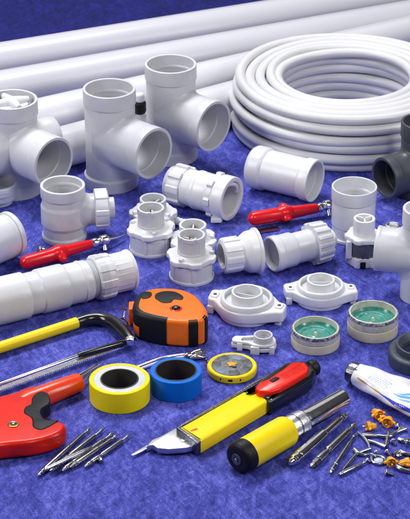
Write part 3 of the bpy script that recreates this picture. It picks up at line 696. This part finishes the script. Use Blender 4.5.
# ------------------------------------------------------------------ hacksaw
t = thing('hacksaw', 'yellow and black hacksaw with a steel blade lying across the left edge', 'saw', P(60, 350, 0))
hp = [P(-40, 360.5, .75), P(79, 322, .75)]
part('handle_bar', sweep([hp[0], hp[0].lerp(hp[1], .5), hp[1]], .55, 24, 4, flat=1.0), 'yellow', t)
part('curved_frame', sweep([P(77, 322.7, .75), P(88, 319.6, .75), P(100, 318.8, .75), P(111, 322, .75), (P(120, 329, .75)), P(127, 336, .75), P(131.5, 340.5, .75)], [.57, .6, .64, .68, .68, .62, .5], 24, 8), 'black_gloss', t)
part('pivot_bolt', join(rod(P(129, 342.5, .3), P(133, 338.5, .9), [(0, .35), (.3, .5), (.8, .5), (1, .35)], 24), sweep([P(131, 339, .9), P(134, 342, .9)], .22, 12, 3)), 'chrome', t)
part('pivot_bolt', lathe([(0, .7), (.45, .7), (.5, 1.25), (.42, 1.4), (.2, 1.42), (.18, 1.3), (0, 1.3)], T(P(130.5, 341, 1.0)), 8, .05, False), 'chrome', t)
def strip(A, B, hgt, th, z, tilt=0):
    d = (B-A).normalized(); s_ = Vector((-d.y, d.x, 0)); up = Vector((0, 0, 1))
    v = (s_*math.cos(tilt)+up*math.sin(tilt))*hgt; u = (up*math.cos(tilt)-s_*math.sin(tilt))*th
    a = A.copy(); b = B.copy(); vs = [a, b, b+v, a+v, a+u, b+u, b+v+u, a+v+u]
    return MB().add(vs, [(0, 3, 2, 1), (4, 5, 6, 7), (0, 1, 5, 4), (1, 2, 6, 5), (2, 3, 7, 6), (3, 0, 4, 7)])
A, B = P(-30, 402, .25), P(129, 344.5, .25)
bl = part('blade', strip(A, B, .55, .1, 0, D(35)), 'brushed', t)
teeth = MB(); d = (B-A).normalized(); L = (B-A).length
for k in range(int(L/.22)):
    p = A+d*(.22*k+.05); s_ = Vector((-d.y, d.x, 0))
    teeth.add([p, p+d*.2, p+d*.1-s_*.08-Vector((0, 0, .04)), p+Vector((0, 0, .09)), p+d*.2+Vector((0, 0, .09))], [(0, 1, 2), (3, 4, 2), (0, 3, 2), (1, 4, 2), (0, 1, 4, 3)])
part('blade_teeth', teeth, 'dark_steel', bl)
part('tension_bar', rod(P(-30, 395.5, .9), P(84, 353.5, .9), [(0, .2), (1, .2)], 16), 'chrome', t)
part('blade_holder', rod(P(78, 355.5, .95), P(128, 341, .75), [(0, .22), (.1, .3), (.9, .3), (1, .2)], 16), 'black_gloss', t)
part('holder_clip', rod(P(80, 357.5, .75), P(120, 345.5, .6), [(0, .12), (1, .14)], 10), 'brass', t)
# thin wire with metal plug behind the blue roll
t = thing('probe_wire', 'pair of thin silver wires ending in a crimped metal plug behind the blue tape roll', 'wire', P(165, 360, 0))
part('wire', sweep([P(126, 371, .2), P(140, 365.5, .2), P(160, 358.5, .25), P(176, 355.5, .3), P(188, 354, .3)], .13, 10, 5), 'chrome', t)
part('wire', sweep([P(127, 374, .2), P(142, 368, .2), P(160, 361.5, .25), P(176, 358, .3), P(189, 356, .3)], .12, 10, 5), 'pvc_pipe', t)
part('plug', join(rod(P(184, 356.5, .35), P(204, 351.5, .35), [(0, .2), (.15, .32), (.35, .24), (.5, .38), (.8, .42), (1, .25)], 18), sweep([P(190, 359, .3), P(196, 356.5, .4), P(203, 357.5, .2)], [.15, .28, .2], 12, 4)), 'steel', t)
part('chain', join(*[rod(P(203+k*1.6, 355+k*2.0, .2), P(204+k*1.6, 356.2+k*2.0, .2), [(0, .1), (.5, .16), (1, .1)], 10) for k in range(5)]), 'dark_steel', t)
# ------------------------------------------------------------------ pipe cutter
def cutter():
    t = thing('pipe_cutter', 'red pipe cutter with a black jaw grip lying at the left edge beside the bits', 'cutter', P(20, 430, 0))
    zt = 1.75
    def pl(raw, z): return [P(x, y, z) for x, y in raw]
    body = [(-40, 420), (-20, 403), (0, 395), (14, 391.5), (26, 386.5), (36, 385), (46, 388), (50, 395), (49, 403), (41, 408), (39.5, 414), (45, 420), (55.5, 420), (63, 421.5), (66, 426), (61, 432), (48, 437.5), (30, 441.5), (5, 444), (-15, 448), (-40, 455)]
    o = cr([(p.x, p.y) for p in pl(body, zt)], 5, True)
    b = part('body', prism(o, .12, zt, .42, None, seg=6), 'cutter_red', t, ang=60)
    # handle tube
    A, B = P(80, 381.6, 1.0), P(14, 407.5, .85)
    part('handle_tube', lathe([(.62, 0), (.8, 0), (.86, .2), (.98, 3.0), (1.02, 5.5), (.85, 6.5), (.3, 7.4), (.3, .8), (.6, .8)], frame(A, B), 64, .06), 'cutter_orange', t)
    jaw = [(36, 393.5), (42, 391.5), (48.5, 394.5), (50, 403), (42.5, 408.5), (41, 413.5), (46, 420), (58, 420.5), (51, 426), (41, 430), (33, 427), (31.5, 418.5), (24, 413), (25.5, 407), (31, 404), (32, 398)]
    o = cr([(p.x, p.y) for p in pl(jaw, zt)], 5, True)
    part('jaw_grip', prism(o, .5, zt+.07, .12, None), 'black_rubber', t, ang=50)
    c = P(13.4, 424.5, zt); c.z = 0
    sc_ = part('pivot_screw', lathe([(0, zt-.05), (.52, zt-.05), (.5, zt+.06), (.36, zt+.1), (.33, zt+.02), (0, zt+.02)], T(c), 40, .03, False), 'brass', t)
    part('screw_head', lathe([(0, zt), (.3, zt), (.3, zt+.12), (.2, zt+.2), (.12, zt+.1), (0, zt+.08)], T(c), 6, .03, False), 'chrome', sc_)
    for k in range(2):
        part('body_groove', sweep([P(-12, 452-3*k, zt-.75+.5*k), P(10, 448-3*k, zt-.85+.5*k), P(34, 444.5-3*k, zt-.85+.5*k)], .04, 8, 4), 'dark_core', t) if k == 0 else None
    m = prism(rsq(.14, .12, .03), zt-.7, zt-.3, .02, T(P(61.5, 429, zt-.4)))
    part('latch', m, 'black_rubber', t)
    for (x0, y0, x1, y1, z) in ((74, 384, 97, 369, .9), (76, 380.5, 104, 362.5, 1.0), (75, 377.5, 98, 364, 1.25), (76, 386.5, 92, 374.5, .7)):
        part('steel_rod', rod(P(x0, y0, z), P(x1, y1, z*.6), [(0, .13), (.8, .13), (1, .05)], 12, .02), 'chrome', t)
cutter()
# ------------------------------------------------------------------ knife
def knife():
    t = thing('utility_knife', 'yellow utility knife with a red and black rear grip and a bare blade', 'knife', P(225, 420, 0))
    zt = 1.35
    def slab(raw, z0, z1, b, name, m, parent=t, sub=0, ang=50):
        o = [(p.x, p.y) for p in (P(x, y, z1) for x, y in raw)]
        if sub: o = [tuple(q) for q in cr(o, sub, True)]
        else: o = [tuple(q) for q in fillet(o, .12, True)]
        return part(name, prism(o, z0, z1, b, None), m, parent, ang=ang)
    # blade and nose
    slab([(130.5, 454.5), (148, 444.3), (152, 444.5), (149, 447.5), (133, 455.3)], .18, .32, .02, 'blade', 'chrome')
    slab([(146, 446.5), (152, 439.5), (160, 436.5), (176, 427.5), (184, 431), (197, 441.5), (197.5, 445), (186, 447.5), (168, 449), (158, 448), (153, 444.5)], .25, .8, .07, 'nose', 'nose_metal')
    part('nose_rivet', lathe([(0, .78), (.3, .78), (.25, .86), (0, .88)], T(P(183, 438.5, 1.0)), 24, .02, False), 'brushed', t)
    slab([(176, 427), (180.5, 424.8), (201.5, 440.5), (197.5, 443.5)], .15, 1.45, .08, 'nose_collar', 'dark_steel')
    # yellow grip
    slab([(179.5, 427.5), (243, 391.5), (256, 391.5), (268, 397.5), (267.5, 401), (200.5, 441)], .1, 1.5, .22, 'grip', 'yellow')
    # spine rod, from the nose to the rear housing
    part('spine', sweep([P(177, 428, .9), P(205, 412.5, .95), P(238, 394, 1.0), P(256, 384, 1.0), P(274, 375, .9)], [.1, .16, .2, .28, .3], 14, 5), 'dark_steel', t)
    # black rear housing and red insert
    slab([(245, 393.2), (252, 387), (264, 375.5), (285, 361.5), (303, 359.5), (313, 364), (316, 370), (312, 376.5), (296, 387), (270, 401), (266, 398.5), (257, 392.5)], .1, 1.7, .4, 'rear_housing', 'black_gloss')
    o = slab([(255, 387.5), (260, 381.5), (268, 378.5), (283, 368.5), (292, 362), (304, 361.5), (309, 366.5), (307, 372.5), (296, 379.5), (281, 388), (270, 391.5), (259, 391.3)], .8, 2.12, .2, 'red_slider', 'cutter_red', ang=30)
    slab([(269, 379.8), (276, 376.2), (280, 377.8), (273, 381.8)], 2.0, 2.2, .05, 'slider_button', 'black_rubber', o)
    for i in range(9):
        for j in range(4):
            pass
    dots = MB()
    A_, B_ = P(281, 374.5, 2.12), P(300, 364.5, 2.12); Sd = P(286, 379.5, 2.12)-A_
    for i in range(12):
        for j in range(5):
            p = A_.lerp(B_, i/11)+Sd*(j/5.); q = lathe([(0, 2.10), (.07, 2.10), (.05, 2.17), (0, 2.18)], T(p), 8, 0, False); dots.add(q.v, q.f)
    part('grip_dots', dots, 'cutter_red', o)
    part('end_cap', lathe([(0, 0), (.7, 0), (.78, .15), (.78, .7), (.6, .9), (0, .9)], frame(P(309, 369.5, .95), P(319, 365.5, .95)), 40, .12, False), 'black_rubber', t)
    part('grip_mark', prism(rsq(.35, .12, .03), 1.49, 1.512, .005, T(P(194, 430, 1.5), 0, D(35))), 'cutter_orange', t)
knife()
# ------------------------------------------------------------------ socket tool
A, B = P(237.5, 459, 1.42), P(343, 398.5, 1.42); m = frame(A, B); L = (B-A).length; print('sockettool L', L)
t = thing('socket_driver', 'yellow handled tool with a black end cap and a polished steel tube', 'hand tool', (A+B)/2)
def at_t(x): return L*x
part('grip', lathe([(1.28, .5), (1.42, .7), (1.40, L*.44), (1.28, L*.465), (.6, L*.465), (.6, .5)], m, 80, .12), 'yellow', t)
cp = part('end_cap', lathe([(0, -.05), (1.0, -.1), (1.28, 0), (1.42, .25), (1.44, 1.1), (1.42, 1.15), (0, 1.15)], m, 80, .1, False), 'black_rubber', t)
sp = part('cap_socket', lathe([(.0, -.12), (.25, -.12), (.3, -.2), (.52, -.2), (.55, -.05), (0, -.0)], m, 48, .03, False), 'grey_rubber', cp)
part('cap_pin', lathe([(0, -.3), (.16, -.28), (.2, -.1), (0, 0)], m, 24, .03, False), 'steel', sp)
part('steel_collar', lathe([(1.1, L*.46), (1.14, L*.475), (1.10, L*.60), (1.0, L*.615), (.5, L*.615), (.5, L*.46)], m, 80, .05), 'brushed', t)
part('steel_tube', lathe([(.94, L*.61), (.92, L*.65), (.9, L), (.72, L), (.72, L-1.2), (0.1, L-1.2), (.1, L*.61)], m, 80, .06), 'chrome', t)
part('collar_groove', lathe([(1.13, L*.52), (1.138, L*.522), (1.138, L*.53), (1.13, L*.532)], m, 80, 0), 'dark_steel', t)
# ------------------------------------------------------------------ sealant tube
def stube():
    t = thing('sealant_tube', 'creased white squeeze tube with blue printing and a dark metal cap, at the right edge', 'tube', P(385, 385, 0))
    A, B = P(351, 371.5, 1.05), P(440, 408, 1.1); d = (B-A).normalized(); s_ = Vector((-d.y, d.x, 0)); up = Vector((0, 0, 1)); L = (B-A).length
    def pt(x, th, off=0):
        u = x/L; hw = 1.05+1.25*min(1, u*1.5); hh = 1.05-.35*u
        hh = max(.35, hh); zc = hh+.05
        w_ = .06*math.sin(x*2.3+3*math.sin(th*2))+.04*math.sin(th*5+x)
        fold = -.12*math.exp(-((th-1.9)/.25)**2)
        return A+d*x+s_*((hw+off+w_*.6)*math.cos(th))+up*(zc-A.z)+up*((hh+off+w_+fold)*math.sin(th))
    N = 72; xs = [.9+i*(L-.9)/60 for i in range(61)]
    rings = [[pt(x, 2*PI*j/N) for j in range(N)] for x in xs]
    r0 = [A+d*.7+s_*(.85*math.cos(2*PI*j/N))+up*(.85*math.sin(2*PI*j/N)) for j in range(N)]
    b = part('tube_body', MB().rings([r0]+rings, True, False, True, True), 'tube_white', t, ang=60)
    part('cap', lathe([(0, 0), (.8, 0), (.95, .1), (.97, .8), (.92, 1.15), (.7, 1.2), (0, 1.2)], frame(A-d*.15, B), 60, .08, False, mod=lambda th, q, z: q+(.02 if q > .9 and math.sin(30*th) > 0 else 0)), 'dark_steel', t)
    part('neck_ring', lathe([(.8, .95), (1.0, 1.0), (1.02, 1.25), (.8, 1.3)], frame(A-d*.15, B), 60, .04), 'chrome', t)
    def band(x0, x1, t0, t1, name, m, w0=None, n=24):
        rr = []
        for i in range(n+1):
            x = x0+(x1-x0)*i/n; a = t0+(t1-t0)*i/n; w = w0(i/n)
            rr.append([pt(x, a-w/2, .012), pt(x, a, .016), pt(x, a+w/2, .012)])
        return part(name, MB().rings(rr, False), m, b)
    band(1.6, 4.6, 2.62, 2.72, 'gold_line', 'print_gold', lambda u: .09+.05*math.sin(u*9))
    band(4.5, L-.2, 2.74, 2.86, 'blue_band', 'print_blue', lambda u: .08+.3*min(1, u*2))
    rr = MB(); rnd = random.Random(5)
    for row in range(5):
        x = 2.5+.0*row
        while x < 4.7:
            w_ = rnd.uniform(.08, .3); a = 2.15-row*.13+ .05*(x-2.5)
            q = [[pt(x, a, .012), pt(x, a+.035, .012)], [pt(x+w_, a, .012), pt(x+w_, a+.035, .012)]]
            rr.rings(q, False); x += w_+rnd.uniform(.05, .14)
    part('small_print', rr, 'print_pale', b)
    rr = MB()
    for x0, a0, x1, a1, w_ in ((5.6, 2.2, 8.2, 1.75, .10), (5.9, 2.02, 7.6, 1.55, .07), (6.3, 2.35, 8.4, 2.1, .06)):
        rr.rings([[pt(x0+(x1-x0)*k/16, a0+(a1-a0)*(k/16)**1.6-w_*math.sin(PI*k/16), .012) for k in range(17)], [pt(x0+(x1-x0)*k/16, a0+(a1-a0)*(k/16)**1.6+w_*math.sin(PI*k/16)+.004, .012) for k in range(17)]], False)
    part('printed_emblem', rr, 'print_cyan', b)
stube()
# ------------------------------------------------------------------ red handled valves
def valve(name, label, e0, e1, bulge, tab, r0, r1, fit, z=.95):
    A, B = P(*e0, z), P(*e1, z)
    t = thing(name, label, 'valve', (A+B)/2, 'small valves with red handles')
    d = (B-A).normalized(); L = (B-A).length; q = P(*bulge, z); k = (q-A).dot(d)/L
    h_ = part('handle', rod(A, B, [(0.0, .05), (.015, r0*.55), (.05, r0*.92), (.10, r0), (k-.16, r0*1.0), (k-.09, r0*.98), (k-.06, r0*1.12), (k, r0*1.22), (k+.06, r0*1.1), (k+.10, r0*.9), (.97, r1), (1, r1*.85)], 48, .12), 'red_plastic', t)
    n = Vector((d.y, -d.x, 0)); 
    if tab[1]: part('handle_lug', sweep([q-n*0, q+n*.75-Vector((0, 0, .25)), q+n*(tab[0]-.3)-Vector((0, 0, .4))], [r0*.95, r0*.68, r0*.58], 20, 4), 'red_plastic', h_)
    if tab[2]: part('handle_lug', sweep([q, q-n*.55+Vector((0, 0, .35)), q-n*.75+Vector((0, 0, .4))], [r0*.9, r0*.8, r0*.66], 20, 4), 'red_plastic', h_)
    f0 = B; f1 = P(*fit, z)
    b = part('valve_body', rod(f0-d*.1, f1, [(0, .4), (.12, .52), (.3, .52), (.34, .38), (.5, .42), (.55, .6), (.85, .62), (.9, .4), (1, .36)], 12, .03), 'chrome', t)
    st = (f0+f1)/2+d*.35
    part('stem', sweep([st, st+Vector((.12, -.45, -.45)), st+Vector((.2, -.7, -.8))], [.3, .24, .26], 16, 4), 'chrome', t)
    return t
t = valve('ball_valve', 'red handled chrome valve lying in front of the small tee at left', (20.5, 264), (92, 243.5), (59, 253.5), (1.15, 1, 0), .72, .46, (109, 239))
part('outlet_wire', sweep([P(108, 239.5, .95), P(117, 237.5, .8), P(127, 234, .5)], [.13, .1, .07], 10, 4), 'chrome', t)
part('rear_port', join(rod(P(37, 249, .8), P(45, 251, .7), [(0, .3), (.4, .42), (.6, .3), (1, .3)], 16), rod(P(36, 252, .4), P(42, 250, .9), [(0, .25), (1, .25)], 12)), 'chrome', t)
t = valve('ball_valve', 'red handled chrome valve lying between the plain coupling and the ribbed-nut connector', (248, 219.5), (318, 208), (285, 213.5), (1.2, 1, 1), .76, .52, (331, 204.5), 1.1)
part('steel_lever', strip(P(258, 233.5, .1), P(280, 230, .1), .7, .1, 0, 0), 'steel', t)
# ------------------------------------------------------------------ bits
def bit(label, a, b, r, kind=0, m='steel', group='steel bits in the front left pile', z=None):
    z = z or r+.02
    A, B = P(*a, z), P(*b, z)
    t = thing('steel_bit', label, 'drill bit', (A+B)/2, group)
    L = (B-A).length
    pf = [[(.12, r*.8), (.14, r), (.55, r), (.57, r*.75), (.82, r*.75)],
          [(.15, r), (.3, r), (.31, r*.72), (.36, r*.72), (.37, r), (.78, r*.95)],
          [(.18, r*.75), (.2, r), (.72, r*.9), (.74, r*.6), (.8, r*.6)]][kind % 3]
    part('shank', rod(A, B, pf, 20, .02), m, t)
    part('nose', rod(A, B, [(0, r*.35), (.03, r*.7), (.06, r*.7), (.07, r*.95), (pf[0][0]+.01, r*.95)], 6 if kind % 2 else 20, .01), 'dark_steel' if kind % 2 else m, t)
    part('tip', rod(A, B, [(pf[-1][0]-.01, r*.5), (.87, r*.42), (.88, r*.7), (.91, r*.7), (.92, r*.35), (1, r*.12)], 12, .01), m, t)
    return t
bits = [((37.5, 476), (93.5, 425), .23, 'leftmost steel bit of the front left pile, lying beside the red cutter'),
        ((50, 471.5), (106.5, 426.5), .25, 'second steel bit from the left of the front left pile'),
        ((62, 471), (116, 431), .26, 'third and thickest steel bit, in the middle of the front left pile'),
        ((70, 468), (120, 433.5), .24, 'fourth steel bit from the left of the front left pile'),
        ((84.5, 467), (132, 433.5), .22, 'rightmost steel bit of the front left pile, with a small side stud')]
for i, (a, b, r, lab) in enumerate(bits):
    t = bit(lab, a, b, r, i)
    if i == 4:
        part('side_stud', rod(P(99, 456, .3), P(101.5, 461.5, .25), [(0, .12), (.5, .14), (.6, .22), (1, .2)], 12), 'steel', t)
single('steel_bit', rod(P(44, 470, .75), P(92, 447, .66), [(0, .1), (.05, .18), (.8, .2), (1, .1)], 16), 'steel', 'short thin steel bit lying across on top of the front left pile', 'drill bit', P(68, 460, 0), 'steel bits in the front left pile')
g2 = 'steel bits lying right of the yellow handled tool'
bit('longest and thickest steel bit right of the yellow handled tool, with a blunt nose', (290, 463.5), (349, 412), .52, 0, 'chrome', g2)
bit('pointed steel bit second from the yellow handled tool', (310.5, 467.5), (358, 421.5), .36, 1, 'steel', g2)
bit('slender pointed steel bit third from the yellow handled tool', (330, 473), (356.5, 432), .22, 2, 'steel', g2)
bit('short steel bit nearest the lower edge, below the forked key', (338.5, 475), (367, 461), .2, 0, 'steel', g2)
# ------------------------------------------------------------------ small keys, links and wire connectors
def Z(x, y, z=.2): return P(340+x/5.86, 405+y/5.86, z)
def key(label, parts, cat='key', name='metal_key'):
    t = thing(name, label, cat, Z(*parts[0][1][0]), 'small steel keys and links at the right')
    for nm, pts, r in parts:
        part(nm, sweep([Z(*p) for p in pts], r, 12, 5), 'steel', t)
key('forked steel key lying just above the short bit', [('shaft', [(15, 385), (60, 330), (100, 285)], [.14, .16, .16]), ('cross_arm', [(85, 262), (105, 282), (140, 292), (172, 290)], [.22, .2, .14, .13]), ('cross_arm', [(105, 282), (140, 268), (178, 255)], [.15, .15, .12])])
key('bent steel link between the slender bit and the orange connectors', [('shaft', [(105, 160), (140, 190), (165, 225), (175, 258)], [.1, .16, .14, .12]), ('bow', [(130, 180), (170, 178), (215, 180)], [.22, .24, .16])])
key('angled steel hook under the pair of orange connectors', [('shaft', [(165, 210), (215, 225), (268, 246)], [.15, .17, .2]), ('hook', [(268, 246), (275, 210), (282, 172), (278, 150)], [.18, .2, .18, .12])])
key('long curved steel arm reaching towards the right edge', [('shaft', [(215, 180), (285, 186), (330, 160), (384, 140)], [.14, .2, .18, .2]), ('hook', [(340, 150), (365, 136), (392, 146)], [.16, .2, .12])])
key('short forked steel key at the right edge beside the white tube', [('shaft', [(345, 200), (378, 212), (410, 200), (440, 190)], [.2, .22, .16, .16]), ('hook', [(385, 235), (400, 218), (430, 214)], [.2, .16, .12])])
key('steel link at the right edge above the lower orange connectors', [('shaft', [(312, 292), (350, 272), (385, 285), (440, 292)], [.2, .18, .18, .16]), ('cross_arm', [(330, 300), (352, 296), (360, 284)], [.14, .18, .14])])
t = thing('ring_charm', 'small steel teardrop ring with a pale blue glass centre', 'ring', Z(228, 320))
cc = Z(226, 322); N = 48
lp = [(cc.x+(.58+.12*math.exp(-((i-17)/5)**2))*math.cos(2*PI*i/N), cc.y+(.58+.25*math.exp(-((i-17)/4)**2))*math.sin(2*PI*i/N), .18) for i in range(N)]
part('ring', sweep(lp, .12, 10, 1, True), 'steel', t)
part('glass', lathe([(0, .05), (.42, .05), (.4, .2), (.2, .3), (0, .32)], T(cc), 32, .03, False), 'glass_blue', t)
part('tail', sweep([Z(210, 305), Z(192, 290), Z(180, 285)], [.12, .1, .07], 10, 4), 'steel', t)
key('steel connector arm at the lower right edge with a flat end', [('shaft', [(322, 352), (350, 372), (385, 385), (440, 392)], [.18, .24, .2, .18]), ('cross_arm', [(335, 348), (375, 352), (440, 345)], [.14, .16, .14])])
def nut(label, x, y, r, dx, dy):
    c = Z(x, y, .1); t = thing('wire_connector', label, 'wire connector', c, 'orange wire connectors')
    A = Vector((c.x, c.y, r*.8)); d = Vector((dx, dy, .15)).normalized()
    part('cone', lathe([(0, 0), (r*.45, 0), (r*.62, r*.25), (r*.72, r*1.0), (r*1.0, r*1.5), (r*.98, r*2.1), (r*.8, r*2.15), (r*.7, r*1.6), (0, r*1.5)], frame(A-d*r*1.1, A+d), 48, .05, False, mod=lambda th, q, z: q*(1+.05*(1 if math.sin(9*th) > 0 else -1)*(1 if z < r*1.4 else 0))), 'nut_orange', t)
    n_ = Vector((-d.y, d.x, 0)).normalized()
    for sg in (-1, 1):
        p = A+d*r*.35
        part('wing', sweep([p, p+n_*sg*r*1.0+d*r*.1, p+n_*sg*r*1.35+d*r*.45], [r*.4, r*.34, r*.2], 12, 4), 'nut_orange', t)
    part('wire_end', rod(A+d*r*.5, A+d*r*2.0+Vector((0, 0, -.05)), [(0, r*.3), (1, r*.2)], 12, .03), 'steel', t)
def screw(label, x0, y0, x1, y1, r=.13):
    A, B = Z(x0, y0, r+.16), Z(x1, y1, r*.6); L = (B-A).length
    t = thing('metal_screw', label, 'screw', (A+B)/2, 'small silver screws among the keys')
    pr = [(0, .12*L)]
    n = int(L*.75/.09)
    for k in range(n): pr += [(r*1.15, .22*L+k*.09), (r*.8, .22*L+k*.09+.045)]
    part('thread', lathe([(0, .1), (r, .1)]+pr[1:]+[(.01, L)], frame(A, B), 14, 0, False), 'steel', t)
    part('head', lathe([(0, -.05), (r*1.3, -.02), (r*2.3, .10), (r*2.3, .16), (r, .26), (0, .26)], frame(A, B), 20, .03, False), 'chrome', t)
screw('silver screw lying between the orange cluster and the right edge', 330, 118, 372, 150)
screw('silver screw just left of the teardrop ring tip', 205, 268, 228, 292, .1)
screw('silver screw lying directly right of the teardrop ring', 268, 268, 300, 300)
screw('silver screw between the angled hook and the right-hand forked key', 305, 205, 330, 240)
screw('silver screw nearest the lower edge, under the orange connectors', 262, 392, 320, 412)
screw('silver screw under the cross arms of the forked key', 150, 318, 185, 338, .1)
nut('orange wire connector at the top of the small cluster beside the tube', 214, 64, .48, .5, -1)
nut('orange wire connector at the right of the upper cluster', 282, 110, .50, -.3, -1)
nut('small orange wire connector squeezed between the two upper ones', 250, 88, .36, .2, -1)
nut('darkened orange wire connector just above the steel links, left of the cluster', 182, 138, .42, -1, -.2)
nut('orange wire connector beside the teardrop ring', 296, 342, .44, .1, -1)
nut('orange wire connector touching the right edge at the bottom', 378, 352, .42, 1, .1)
